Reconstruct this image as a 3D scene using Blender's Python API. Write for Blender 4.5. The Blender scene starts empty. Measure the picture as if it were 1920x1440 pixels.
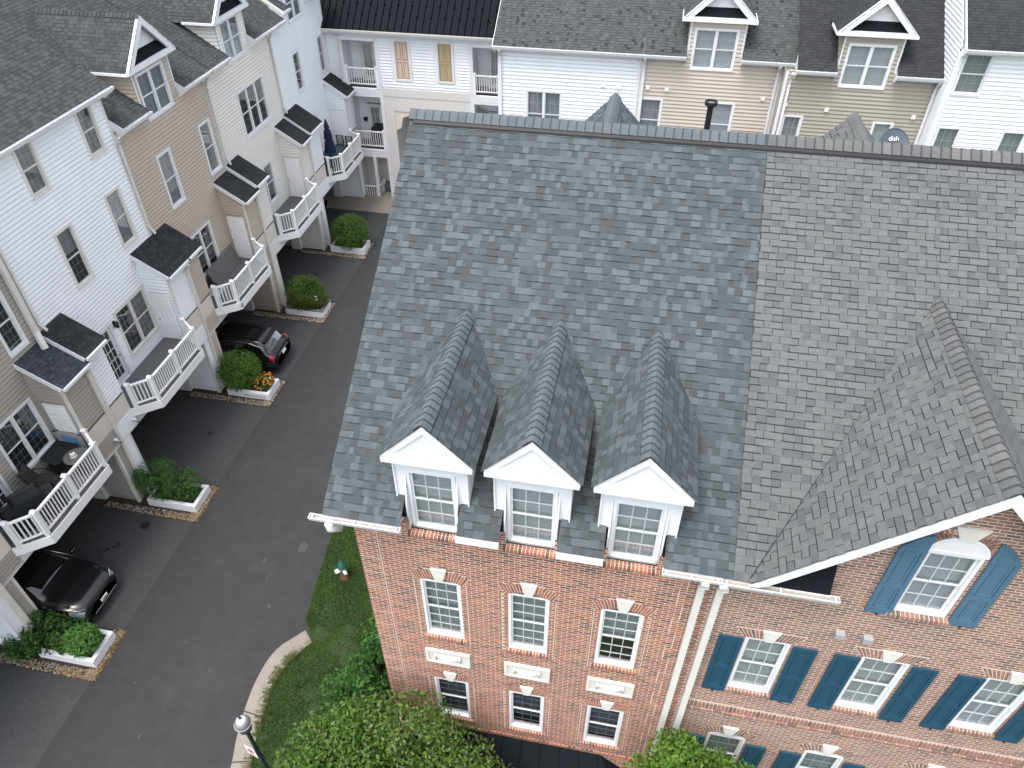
import bpy, math, random
import numpy as np
from mathutils import Matrix, Vector
random.seed(7); RNG = np.random.default_rng(7)
S = bpy.context.scene
COL = S.collection
R_ = math.radians

# ------------------------------------------------------------------ camera, sky, sun, exposure
CAM = np.array([0.0, 0.0, 21.4])
F_PX = 1385.0
AX_R = np.array([0.98183146, 0.18974199, -0.00222836])
AX_U = np.array([-0.12363724, 0.6485886, 0.7510304])
AX_F = np.array([-0.14394729, 0.73710976, -0.66026387])
cd = bpy.data.cameras.new('camera'); cam = bpy.data.objects.new('camera', cd); COL.objects.link(cam)
cd.sensor_fit = 'HORIZONTAL'; cd.sensor_width = 36.0; cd.lens = 36.0 * F_PX / 1920.0
cd.clip_start = 0.1; cd.clip_end = 3000
cam.matrix_world = Matrix(((AX_R[0], AX_U[0], -AX_F[0], CAM[0]), (AX_R[1], AX_U[1], -AX_F[1], CAM[1]),
                           (AX_R[2], AX_U[2], -AX_F[2], CAM[2]), (0, 0, 0, 1)))
S.camera = cam
SUN_DIR = Vector((-0.22, -0.28, 0.93)).normalized()      # towards the sun
SUN_ELEV = math.asin(SUN_DIR.z); SUN_AZ = math.atan2(SUN_DIR.x, SUN_DIR.y)
W = bpy.data.worlds.new('World'); S.world = W; W.use_nodes = True
nt = W.node_tree; nt.nodes.clear()
sky = nt.nodes.new('ShaderNodeTexSky'); sky.sky_type = 'NISHITA'; sky.sun_disc = False
sky.sun_elevation = SUN_ELEV; sky.sun_rotation = SUN_AZ
sky.air_density = 1.0; sky.dust_density = 3.0; sky.ozone_density = 1.0; sky.altitude = 100
hsv = nt.nodes.new('ShaderNodeHueSaturation'); hsv.inputs['Saturation'].default_value = 0.35   # thin cloud
bg = nt.nodes.new('ShaderNodeBackground'); bg.inputs['Strength'].default_value = 0.15
wo = nt.nodes.new('ShaderNodeOutputWorld')
nt.links.new(sky.outputs[0], hsv.inputs['Color']); nt.links.new(hsv.outputs[0], bg.inputs[0]); nt.links.new(bg.outputs[0], wo.inputs[0])
sl = bpy.data.lights.new('sun', 'SUN'); sl.energy = 0.7; sl.angle = R_(24); sl.color = (1.0, 0.96, 0.9)
so = bpy.data.objects.new('sun', sl); COL.objects.link(so)
so.rotation_euler = SUN_DIR.to_track_quat('Z', 'Y').to_euler(); so.location = (-20, -15, 40)
S.view_settings.view_transform = 'Standard'; S.view_settings.look = 'None'
S.view_settings.exposure = 1.64; S.view_settings.gamma = 1.0; S.view_settings.use_curve_mapping = False
S.cycles.max_bounces = 6; S.cycles.transparent_max_bounces = 8; S.cycles.diffuse_bounces = 3

# ------------------------------------------------------------------ materials
M = {}
def srgb(r, g, b):
    f = lambda c: (c / 255 / 12.92) if c / 255 <= 0.04045 else ((c / 255 + 0.055) / 1.055) ** 2.4
    return (f(r), f(g), f(b))
def mat(name, base=(.5, .5, .5), rough=.7, var=.12, scale=6.0, bump=0.0, bscale=60.0, metal=0.0, attr=False,
        dirt=0.0, dirtcol=(.1, .09, .08), dscale=1.5, spec=.4, trans=0.0, stretch=None):
    m = bpy.data.materials.new(name); m.use_nodes = True; t = m.node_tree; n = t.nodes; n.clear()
    out = n.new('ShaderNodeOutputMaterial'); p = n.new('ShaderNodeBsdfPrincipled')
    p.inputs['Roughness'].default_value = rough; p.inputs['Metallic'].default_value = metal
    p.inputs['Specular IOR Level'].default_value = spec
    tc = n.new('ShaderNodeNewGeometry'); src = tc.outputs['Position']
    if stretch:
        mp = n.new('ShaderNodeMapping'); mp.inputs['Scale'].default_value = stretch
        t.links.new(src, mp.inputs[0]); src = mp.outputs[0]
    if attr:
        a = n.new('ShaderNodeAttribute'); a.attribute_name = 'tint'; c0 = a.outputs['Color']
    else:
        r = n.new('ShaderNodeRGB'); r.outputs[0].default_value = (*base, 1); c0 = r.outputs[0]
    ns = n.new('ShaderNodeTexNoise'); ns.inputs['Scale'].default_value = scale; ns.inputs['Detail'].default_value = 6
    ns.inputs['Roughness'].default_value = .65
    t.links.new(src, ns.inputs['Vector'])
    mr = n.new('ShaderNodeMapRange'); mr.inputs['From Min'].default_value = .25; mr.inputs['From Max'].default_value = .75
    mr.inputs['To Min'].default_value = 1 - var; mr.inputs['To Max'].default_value = 1 + var
    t.links.new(ns.outputs['Fac'], mr.inputs['Value'])
    mx = n.new('ShaderNodeMix'); mx.data_type = 'RGBA'; mx.blend_type = 'MULTIPLY'; mx.inputs['Factor'].default_value = 1
    t.links.new(c0, mx.inputs['A']); t.links.new(mr.outputs[0], mx.inputs['B']); c = mx.outputs['Result']
    if dirt > 0:
        nd = n.new('ShaderNodeTexNoise'); nd.inputs['Scale'].default_value = dscale; nd.inputs['Detail'].default_value = 8
        nd.inputs['Roughness'].default_value = .7; t.links.new(src, nd.inputs['Vector'])
        rp = n.new('ShaderNodeMapRange'); rp.inputs['From Min'].default_value = .52; rp.inputs['From Max'].default_value = .75
        rp.inputs['To Min'].default_value = 0; rp.inputs['To Max'].default_value = dirt; t.links.new(nd.outputs['Fac'], rp.inputs['Value'])
        md = n.new('ShaderNodeMix'); md.data_type = 'RGBA'; md.inputs['B'].default_value = (*dirtcol, 1)
        t.links.new(rp.outputs[0], md.inputs['Factor']); t.links.new(c, md.inputs['A']); c = md.outputs['Result']
    t.links.new(c, p.inputs['Base Color'])
    if bump > 0:
        nb = n.new('ShaderNodeTexNoise'); nb.inputs['Scale'].default_value = bscale; nb.inputs['Detail'].default_value = 4
        t.links.new(src, nb.inputs['Vector'])
        b = n.new('ShaderNodeBump'); b.inputs['Strength'].default_value = bump; b.inputs['Distance'].default_value = .01
        t.links.new(nb.outputs['Fac'], b.inputs['Height']); t.links.new(b.outputs[0], p.inputs['Normal'])
    if trans > 0:
        tl = n.new('ShaderNodeBsdfTranslucent'); t.links.new(c, tl.inputs['Color'])
        ms = n.new('ShaderNodeMixShader'); ms.inputs[0].default_value = trans
        t.links.new(p.outputs[0], ms.inputs[1]); t.links.new(tl.outputs[0], ms.inputs[2]); t.links.new(ms.outputs[0], out.inputs[0])
    else:
        t.links.new(p.outputs[0], out.inputs[0])
    M[name] = m; return m
def glass_mat(name, tint, refl=.5):
    m = bpy.data.materials.new(name); m.use_nodes = True; t = m.node_tree; n = t.nodes; n.clear()
    out = n.new('ShaderNodeOutputMaterial'); tr = n.new('ShaderNodeBsdfTransparent'); tr.inputs[0].default_value = (*tint, 1)
    gl = n.new('ShaderNodeBsdfGlossy'); gl.inputs['Roughness'].default_value = .03
    lw = n.new('ShaderNodeLayerWeight'); lw.inputs['Blend'].default_value = .35
    mr = n.new('ShaderNodeMapRange'); mr.inputs['To Min'].default_value = .08; mr.inputs['To Max'].default_value = refl
    t.links.new(lw.outputs['Facing'], mr.inputs['Value'])
    mx = n.new('ShaderNodeMixShader'); t.links.new(mr.outputs[0], mx.inputs[0])
    t.links.new(tr.outputs[0], mx.inputs[1]); t.links.new(gl.outputs[0], mx.inputs[2]); t.links.new(mx.outputs[0], out.inputs[0])
    M[name] = m
WHITE = (.69, .70, .715)
mat('grid_dim', (.30, .31, .32), .5, .04, 3)
mat('grid_grey', (.50, .51, .52), .5, .04, 3)
mat('white_trim', WHITE, .55, .04, 3, dirt=.12, dirtcol=(.5, .49, .46), dscale=2)
mat('cream_trim', (.66, .64, .60), .55, .05, 3, dirt=.15, dirtcol=(.4, .38, .34), dscale=2)
mat('pipe', (.64, .62, .58), .5, .06, 3, dirt=.25, dirtcol=(.36, .34, .31), dscale=1.2)
mat('vinyl_white', (.76, .78, .81), .5, .035, 1.2, dirt=.10, dirtcol=(.55, .55, .54), dscale=.7)
mat('vinyl_tan', (.44, .375, .31), .5, .05, 1.2, dirt=.15, dirtcol=(.36, .30, .25), dscale=.7)
mat('vinyl_cream', (.68, .65, .60), .5, .04, 1.2, dirt=.12, dirtcol=(.48, .44, .38), dscale=.7)
mat('vinyl_greytan', (.33, .305, .275), .5, .05, 1.2, dirt=.15, dirtcol=(.26, .24, .21), dscale=.7)
mat('vinyl_peach', (.50, .445, .385), .5, .04, 1.2, dirt=.1, dirtcol=(.46, .40, .35), dscale=.7)
mat('vinyl_khaki', (.345, .315, .265), .5, .04, 1.2, dirt=.1, dirtcol=(.34, .31, .26), dscale=.7)
mat('panel_beige', (.66, .60, .54), .6, .04, 2)
mat('shingle', attr=True, rough=.9, var=.16, scale=55, bump=.35, bscale=220, dirt=.3, dirtcol=(.058, .063, .066), dscale=.8, spec=.2)
mat('old_shingle', attr=True, rough=.92, var=.2, scale=35, bump=.35, bscale=200, dirt=.35, dirtcol=(.070, .075, .074), dscale=1.3, spec=.2)
mat('roof_felt', (.035, .037, .04), .9, .1, 20)
mat('brick', attr=True, rough=.88, var=.22, scale=28, bump=.4, bscale=150, spec=.2, dirt=.35, dirtcol=(.16, .10, .08), dscale=.8)
mat('mortar', (.56, .48, .40), .95, .12, 14, bump=.3, bscale=120, dirt=.3, dirtcol=(.46, .385, .315), dscale=1.2, spec=.1)
mat('limestone', (.62, .60, .55), .8, .05, 8, dirt=.2, dirtcol=(.46, .44, .40), dscale=3)
mat('black_metal', (.0065, .0085, .0115), .8, .12, 2, metal=0, spec=.12)
mat('seam', (.004, .005, .0065), .95, .1, 4, spec=.02)
mat('black_trim', (.012, .012, .014), .5, .1, 4)
mat('blue_shutter', (.016, .066, .110), .45, .06, 4, dirt=.1, dirtcol=(.025, .08, .12), dscale=2)
mat('faded_shutter', (.070, .145, .215), .5, .06, 4, dirt=.15, dirtcol=(.09, .165, .235), dscale=2)
mat('asphalt', (.0385, .039, .0405), .93, .16, 2.2, bump=.5, bscale=90, dirt=.38, dirtcol=(.070, .0695, .070), dscale=.38, spec=.25)
mat('driveway', (.048, .050, .0505), .93, .2, 8, bump=.5, bscale=70, dirt=.4, dirtcol=(.070, .073, .074), dscale=.9, spec=.25)
mat('concrete', (.23, .205, .175), .9, .1, 4, bump=.25, bscale=60, dirt=.35, dirtcol=(.16, .13, .10), dscale=1.6)
mat('soil', (.040, .031, .021), .95, .25, 10, bump=.5, bscale=40)
mat('turf', (.026, .046, .012), .95, .3, 3.0, bump=.4, bscale=50, dirt=.6, dirtcol=(.070, .058, .028), dscale=1.3)
mat('bare_earth', (.095, .076, .045), .95, .25, 9, bump=.4, bscale=60)
mat('field', (.05, .07, .025), .95, .3, .5)
mat('grass', attr=True, rough=.8, var=.15, scale=3, trans=.3, spec=.1)
mat('leaf', attr=True, rough=.6, var=.12, scale=5, trans=.25, spec=.15)
mat('gutter_dirt', (.34, .31, .27), .9, .3, 7, dirt=.6, dirtcol=(.12, .10, .07), dscale=5)
mat('oil', (.012, .012, .012), .6, .2, 10)
mat('scuff', (.060, .059, .057), .95, .3, 12)
mat('bark', (.12, .09, .065), .9, .25, 18, bump=.5, bscale=40)
mat('pebble', attr=True, rough=.85, var=.12, scale=30)
mat('petal', attr=True, rough=.7, var=.1, scale=9, trans=.2)
mat('deck', (.115, .115, .122), .8, .12, 3, stretch=(14, 1, 1), dirt=.2, dirtcol=(.16, .16, .16), dscale=1.5)
mat('car_paint', (.006, .006, .007), .16, .05, 2, spec=.6)
mat('red_paint', (.055, .003, .005), .2, .05, 2, spec=.6)
mat('car_trim', (.008, .008, .009), .55, .1, 4)
mat('chrome', (.55, .56, .58), .18, .05, 3, metal=1)
mat('headlight', (.24, .26, .30), .12, .1, 6, spec=.8)
mat('taillight', (.34, .012, .016), .2, .1, 6, spec=.7)
mat('amber', (.45, .07, .02), .3, .1, 6)
mat('rubber', (.012, .012, .012), .85, .1, 8)
mat('navy_cloth', (.010, .014, .045), .85, .15, 8, bump=.3, bscale=30)
mat('dark_cloth', (.030, .026, .024), .85, .15, 20)
mat('grill_cover', (.012, .014, .015), .6, .2, 5, bump=.6, bscale=12)
mat('pale_blue', (.11, .23, .44), .6, .05, 4)
mat('grey_plastic', (.30, .30, .30), .6, .06, 4)
mat('grey_panel', (.115, .112, .105), .6, .12, 3, dirt=.3, dirtcol=(.17, .165, .155), dscale=2)
mat('white_paint', (.80, .80, .80), .5, .03, 4)
mat('sign_red', (.45, .02, .025), .5, .05, 4)
mat('iron_teal', (.018, .036, .040), .4, .15, 6)
mat('globe_grey', (.17, .17, .17), .25, .06, 5, spec=.7)
mat('hydrant_green', (.006, .075, .050), .45, .12, 8)
mat('hydrant_silver', (.42, .43, .42), .45, .12, 8)
mat('rust', (.13, .055, .028), .9, .3, 10)
mat('dish_grey', (.085, .10, .13), .5, .06, 4)
mat('shutter_peach', (.60, .46, .36), .6, .05, 3)
mat('shutter_line', (.34, .26, .18), .7, .08, 3)
mat('shutter_ochre', (.42, .35, .20), .6, .08, 3, dirt=.2, dirtcol=(.3, .24, .12), dscale=3)
mat('blind', (.62, .63, .63), .8, .10, 1, stretch=(1, 1, 45), dirt=.2, dirtcol=(.34, .35, .36), dscale=2.5)
mat('drape', (.42, .425, .43), .85, .16, 5, stretch=(3, 3, .25))
mat('dusk', (.13, .14, .15), .85, .35, 3, stretch=(2, 2, .6))
mat('room', (.014, .016, .019), .9, .25, 2.2)
mat('ceiling', (.5, .5, .5), .9, .05, 3)
mat('stucco', (.62, .60, .57), .85, .04, 3, dirt=.15, dirtcol=(.5, .47, .43), dscale=1.5)
glass_mat('glass', (.72, .76, .78), .55)
glass_mat('car_glass', (.08, .10, .11), .75)
glass_mat('globe_glass', (.55, .56, .57), .6)

# ------------------------------------------------------------------ helpers
class Frame:
    """local (s along the facade, d outward, z up) -> world"""
    def __init__(s, o, S_, D_, Z_=(0, 0, 1)):
        s.o = np.array(o, float); s.A = np.array([S_, D_, Z_], float)
    def __call__(s, p): return s.o + np.asarray(p, float) @ s.A
    def sub(s, o, S_, D_, Z_=(0, 0, 1)):
        return Frame(s(o), np.asarray(S_, float) @ s.A, np.asarray(D_, float) @ s.A, np.asarray(Z_, float) @ s.A)
WORLD = Frame((0, 0, 0), (1, 0, 0), (0, 1, 0))

def link(o, parent=None):
    COL.objects.link(o)
    if parent is not None:
        o.parent = parent
        if parent.type == 'EMPTY': o.matrix_parent_inverse = Matrix.Translation(-parent.location)
    return o
def thing(name, label, cat, loc=(0, 0, 0), group=None):
    o = bpy.data.objects.new(name, None); o.location = loc; o.empty_display_size = .2; COL.objects.link(o)
    o['label'] = label; o['category'] = cat
    if group: o['group'] = group
    return o
def tag(o, label, cat, group=None):
    o['label'] = label; o['category'] = cat
    if group: o['group'] = group
    return o
def set_tint(me, cols):
    a = me.attributes.new('tint', 'FLOAT_COLOR', 'FACE')
    c = np.ones((len(me.polygons), 4), np.float32); c[:, :3] = cols; a.data.foreach_set('color', c.ravel())
def quick(name, V, Fq, m, parent=None, cols=None, smooth=False):
    """numpy quads/tris -> object"""
    V = np.asarray(V, np.float32); Fq = np.asarray(Fq, np.int32); k = Fq.shape[1]
    me = bpy.data.meshes.new(name); me.vertices.add(len(V)); me.vertices.foreach_set('co', V.ravel())
    me.loops.add(Fq.size); me.loops.foreach_set('vertex_index', Fq.ravel()); me.polygons.add(len(Fq))
    me.polygons.foreach_set('loop_start', np.arange(0, Fq.size, k, dtype=np.int32))
    me.update(calc_edges=True)
    if cols is not None: set_tint(me, cols)
    me.materials.append(M[m])
    me.polygons.foreach_set('use_smooth', np.full(len(me.polygons), bool(smooth)))
    return link(bpy.data.objects.new(name, me), parent)

class MB:
    def __init__(s, fr=WORLD): s.v = []; s.f = []; s.c = []; s.fr = fr
    def add(s, pts, faces, col=None):
        b = len(s.v); s.v += [tuple(s.fr(p)) for p in pts]; s.f += [[b + i for i in f] for f in faces]
        s.c += [col] * len(faces); return s
    def box(s, a0, a1, b0, b1, c0, c1, col=None):
        p = [(x, y, z) for z in (c0, c1) for y in (b0, b1) for x in (a0, a1)]
        return s.add(p, [(0, 2, 3, 1), (4, 5, 7, 6), (0, 1, 5, 4), (2, 6, 7, 3), (0, 4, 6, 2), (1, 3, 7, 5)], col)
    def ring(s, outer, inner, to3, d0, d1, col=None):
        """picture-frame ring between two 2D outlines of equal length, extruded"""
        n = len(outer); P = [to3(q, d) for d in (d0, d1) for o in (outer, inner) for q in o]; F = []
        for i in range(n):
            j = (i + 1) % n
            F += [(2 * n + i, 2 * n + j, 3 * n + j, 3 * n + i), (i, j, 2 * n + j, 2 * n + i), (n + i, 3 * n + i, 3 * n + j, n + j), (i, n + i, n + j, j)]
        return s.add(P, F, col)
    def prism(s, poly, to3, d0, d1, col=None):
        n = len(poly); P = [to3(q, d) for d in (d0, d1) for q in poly]
        return s.add(P, [tuple(range(n)), tuple(range(2 * n - 1, n - 1, -1))] + [(i, (i + 1) % n, n + (i + 1) % n, n + i) for i in range(n)], col)
    def sz(s, poly, d0, d1, col=None): return s.prism(poly, lambda q, d: (q[0], d, q[1]), d0, d1, col)
    def dz(s, poly, s0, s1, col=None): return s.prism(poly, lambda q, d: (d, q[0], q[1]), s0, s1, col)
    def sd(s, poly, z0, z1, col=None): return s.prism(poly, lambda q, d: (q[0], q[1], d), z0, z1, col)
    def tube(s, pts, r, n=8, col=None, caps=True):
        pts = [np.array(p, float) for p in pts]; rs = r if hasattr(r, '__len__') else [r] * len(pts); P = []; F = []
        for i, p in enumerate(pts):
            d = (pts[min(i + 1, len(pts) - 1)] - pts[max(i - 1, 0)]); d /= (np.linalg.norm(d) + 1e-9)
            h = np.array([0, 0, 1.]) if abs(d[2]) < .9 else np.array([1., 0, 0])
            u = np.cross(d, h); u /= np.linalg.norm(u); w = np.cross(d, u)
            P += [p + rs[i] * (math.cos(2 * math.pi * k / n) * u + math.sin(2 * math.pi * k / n) * w) for k in range(n)]
        for i in range(len(pts) - 1):
            F += [(i * n + k, i * n + (k + 1) % n, (i + 1) * n + (k + 1) % n, (i + 1) * n + k) for k in range(n)]
        if caps: F += [tuple(range(n - 1, -1, -1)), tuple(range((len(pts) - 1) * n, len(pts) * n))]
        return s.add(P, F, col)
    def lathe(s, c, prof, n=20, col=None):
        P = []; F = []; m = len(prof)
        for r, z in prof: P += [(c[0] + r * math.cos(2 * math.pi * k / n), c[1] + r * math.sin(2 * math.pi * k / n), c[2] + z) for k in range(n)]
        for i in range(m - 1): F += [(i * n + k, i * n + (k + 1) % n, (i + 1) * n + (k + 1) % n, (i + 1) * n + k) for k in range(n)]
        F += [tuple(range(n - 1, -1, -1)), tuple(range((m - 1) * n, m * n))]
        return s.add(P, F, col)
    def build(s, name, m, parent=None, smooth=False, bevel=0):
        me = bpy.data.meshes.new(name); me.from_pydata(s.v, [], s.f); me.materials.append(M[m])
        if s.c and s.c[0] is not None: set_tint(me, np.array(s.c, np.float32))
        if smooth: me.polygons.foreach_set('use_smooth', np.ones(len(me.polygons), bool))
        o = link(bpy.data.objects.new(name, me), parent)
        if bevel:
            b = o.modifiers.new('bevel', 'BEVEL'); b.width = bevel; b.segments = 2; b.limit_method = 'ANGLE'
        return o

def sheet(fr, s0, s1, z0, z1, holes, d, mb=None):
    """vertical sheet with rectangular holes"""
    mb = mb or MB(fr)
    xs = sorted({s0, s1, *[min(max(h[i], s0), s1) for h in holes for i in (0, 1)]}); zs = sorted({z0, z1, *[min(max(h[i], z0), z1) for h in holes for i in (2, 3)]})
    for i in range(len(xs) - 1):
        for j in range(len(zs) - 1):
            cx = (xs[i] + xs[i + 1]) / 2; cz = (zs[j] + zs[j + 1]) / 2
            if any(h[0] < cx < h[1] and h[2] < cz < h[3] for h in holes): continue
            mb.add([(xs[i], d, zs[j]), (xs[i + 1], d, zs[j]), (xs[i + 1], d, zs[j + 1]), (xs[i], d, zs[j + 1])], [(0, 1, 2, 3)])
    return mb

# ------------------------------------------------------------------ countable pieces (bricks, shingles, boards)
CACHE = {}
class Pieces:
    """thin wedges on a plane: local frame (u, v, n); the nearest ones become objects, the rest one mesh"""
    def __init__(s, name, m): s.name = name; s.m = m; s.it = []
    def add(s, fr, q, t0, t1, col, butt=None, c0=0.0):
        """fr: Frame with (u, n, v) axes; q: 4 (u,v) corners bl br tr tl; t0/t1 thickness at bottom/top"""
        s.it.append((fr, q, t0, t1, col, butt if butt is not None else col, c0))
    F5 = [(4, 5, 6, 7), (0, 1, 5, 4), (1, 2, 6, 5), (3, 0, 4, 7), (2, 3, 7, 6)]
    F6Q = [(4, 5, 9, 8), (8, 9, 6, 7), (0, 1, 5, 4), (1, 2, 9, 5), (3, 0, 4, 8), (2, 3, 7, 6)]
    # lapped board: a rolled lower lip (verts 4,5 -> 8,9) below the sloping face
    F6 = [(4, 5, 9, 8), (8, 9, 6, 7), (0, 1, 5, 4), (1, 2, 6, 9, 5), (3, 0, 4, 8, 7), (2, 3, 7, 6)]
    def verts(s, it, ou=0.0, ov=0.0):
        fr, q, t0, t1, col, butt, c0 = it
        lip = isinstance(t0, tuple); tb = t0[0] if lip else t0
        P = [(q[i][0] - ou, c0, q[i][1] - ov) for i in range(4)] + [(q[i][0] - ou, c0 + (tb, tb, t1, t1)[i], q[i][1] - ov) for i in range(4)]
        if lip:
            f = t0[2]
            for a, b in ((0, 3), (1, 2)): P.append((q[a][0] + (q[b][0] - q[a][0]) * f - ou, c0 + t0[1], q[a][1] + (q[b][1] - q[a][1]) * f - ov))
        return P
    def flush(s, parent, n_ind=300, stuff_name=None):
        if not s.it: return
        cen = np.array([it[0]((sum(c[0] for c in it[1]) / 4, it[6], sum(c[1] for c in it[1]) / 4)) for it in s.it])
        r = cen - CAM; zf = r @ AX_F; px = 960 + F_PX * (r @ AX_R) / np.maximum(zf, .1); py = 720 - F_PX * (r @ AX_U) / np.maximum(zf, .1)
        vis = (zf > 0) & (px > -10) & (px < 1930) & (py > -10) & (py < 1450)
        area = np.array([abs((it[1][1][0] - it[1][0][0]) * (it[1][3][1] - it[1][0][1])) for it in s.it])
        fac = np.array([max(0.05, -(it[0].A[1] @ rr) / np.linalg.norm(rr)) for it, rr in zip(s.it, r)])
        score = np.where(vis, 1, .0001) * area * fac / (zf ** 2 + 1e-6)
        order = np.argsort(-score); ind = set(order[:n_ind].tolist()) if len(s.it) > n_ind else set(range(len(s.it)))
        V = []; Fc = []; Cc = []; nv = 0
        for i, it in enumerate(s.it):
            fr, q, t0, t1, col, butt, c0 = it; up = t0[3] if isinstance(t0, tuple) and len(t0) > 3 else col
            if i in ind:
                u0 = q[0][0]; v0 = q[0][1]
                loc = s.verts(it, u0, v0); key = (s.m, tuple(round(c, 4) for p in loc for c in p), col, butt, up)
                me = CACHE.get(key)
                if me is None:
                    me = bpy.data.meshes.new(s.name); me.from_pydata(loc, [], s.F6 if len(loc) == 10 else s.F5); me.materials.append(M[s.m])
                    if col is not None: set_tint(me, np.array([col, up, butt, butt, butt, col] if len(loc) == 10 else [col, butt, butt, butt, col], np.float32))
                    CACHE[key] = me
                o = bpy.data.objects.new(s.name, me); link(o, parent)
                p = fr((u0, 0, v0)); A = fr.A
                o.matrix_basis = Matrix(((A[0][0], A[1][0], A[2][0], p[0]), (A[0][1], A[1][1], A[2][1], p[1]), (A[0][2], A[1][2], A[2][2], p[2]), (0, 0, 0, 1)))
            else:
                vv = s.verts(it); b = nv; nv += len(vv); V.append(fr(np.array(vv)))
                if len(vv) == 10: Fc += [[b + k for k in f] for f in s.F6Q]; Cc += [col, up, butt, butt, butt, col] if col is not None else []
                else:
                    Fc += [[b + k for k in f] for f in s.F5]
                    if col is not None: Cc += [col, butt, butt, butt, col]
        if V:
            o = quick(stuff_name or s.name + '_field', np.concatenate(V), Fc, s.m, parent, np.array(Cc, np.float32) if Cc else None); o['kind'] = 'stuff'
        s.it = []

def pal(base, n, lo, hi, hue=.03, seed=0):
    r = random.Random(seed); out = []
    for i in range(n):
        k = r.uniform(lo, hi); out.append(tuple(round(max(.004, c * k * (1 + r.uniform(-hue, hue))), 4) for c in base))
    return out
NEW = pal((.066, .077, .082), 18, .80, 1.20, .010, 1) + pal((.060, .065, .069), 2, .75, .95, .010, 2) + pal((.086, .098, .104), 5, .95, 1.12, .010, 3)
OLDT = pal((.111, .115, .114), 15, .93, 1.07, .010, 4) + pal((.092, .098, .100), 4, .88, 1.0, .012, 5)
GREEN = pal((.052, .057, .057), 16, .78, 1.25, .02, 6)
BACKG = pal((.062, .066, .066), 20, .78, 1.25, .02, 7) + [(.028, .030, .030)]
BACKD = pal((.031, .033, .036), 16, .78, 1.2, .015, 8)
DARK = pal((.028, .030, .033), 14, .72, 1.3, .04, 9)
DARKB = pal((.040, .046, .055), 14, .72, 1.3, .05, 10)
CAPN = pal((.100, .113, .122), 8, .92, 1.08, .012, 11); CAPO = pal((.118, .121, .119), 8, .85, 1.08, .02, 12)
BR1 = pal((.280, .112, .076), 13, .78, 1.15, .07, 13) + pal((.165, .085, .066), 3, .72, 1.05, .06, 14) + pal((.350, .140, .084), 4, .85, 1.1, .05, 15)
BRA = pal((.36, .145, .095), 9, .82, 1.12, .06, 18) + pal((.20, .10, .075), 2, .8, 1.0, .05, 19)
BR2 = pal((.300, .165, .130), 13, .82, 1.12, .05, 16) + pal((.200, .125, .105), 4, .75, 1.05, .05, 17)

def shingles(P, fr, vlen, left, right, exposure, style, colors, holes=(), rnd=None, tab=.305, butt=(.018, .019, .021), lift=.004, band=.017):
    """courses from v=0 up; left/right: functions v -> u; holes: (u0,u1,v0,v1)"""
    rnd = rnd or random; n = int(math.ceil(vlen / exposure))
    for k in range(n):
        v0 = k * exposure; v1 = min(vlen, v0 + exposure); vt = min(vlen, v1 + .02)
        L0, L1, R0, R1 = left(v0), left(v1), right(v0), right(v1)
        u = min(L0, L1); end = max(R0, R1)
        if style == 'tab': u -= (tab / 2 if k % 2 else 0) + rnd.choice((0, .012, -.012))
        else: u -= rnd.uniform(0, .2)
        while u < end:
            w = tab if style == 'tab' else rnd.choice((.08, .10, .12, .14, .17))
            ue = u + w; g = .0055 if style == 'tab' else 0.0
            segs = [(u + g, ue - g)]
            for h in holes:
                if h[2] < (v0 + v1) / 2 < h[3]:
                    ns = []
                    for a, b in segs:
                        if b <= h[0] or a >= h[1]: ns.append((a, b)); continue
                        if a < h[0] - .01: ns.append((a, h[0]))
                        if b > h[1] + .01: ns.append((h[1], b))
                    segs = ns
            for a, b in segs:
                parts = [(a, b)]
                if style == 'tab' and b - a > tab * .7: m_ = a + (b - a) * rnd.choice((.38, .5, .62)); parts = [(a, m_), (m_, b)]
                for a_, b_ in parts:
                    q = [(min(max(a_, L0), R0), v0), (min(max(b_, L0), R0), v0), (min(max(b_, L1), R1), vt), (min(max(a_, L1), R1), vt)]
                    if max(q[1][0] - q[0][0], q[2][0] - q[3][0]) < .012: continue
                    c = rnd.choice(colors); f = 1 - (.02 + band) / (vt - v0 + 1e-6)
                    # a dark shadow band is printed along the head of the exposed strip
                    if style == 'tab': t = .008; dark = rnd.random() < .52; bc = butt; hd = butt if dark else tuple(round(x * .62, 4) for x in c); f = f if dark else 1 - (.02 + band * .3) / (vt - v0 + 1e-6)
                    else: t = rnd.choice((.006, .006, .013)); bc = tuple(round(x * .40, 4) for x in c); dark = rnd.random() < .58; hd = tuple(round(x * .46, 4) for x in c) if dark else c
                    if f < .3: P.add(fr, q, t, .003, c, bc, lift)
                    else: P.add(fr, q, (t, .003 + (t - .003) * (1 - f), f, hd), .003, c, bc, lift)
            u = ue
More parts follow.
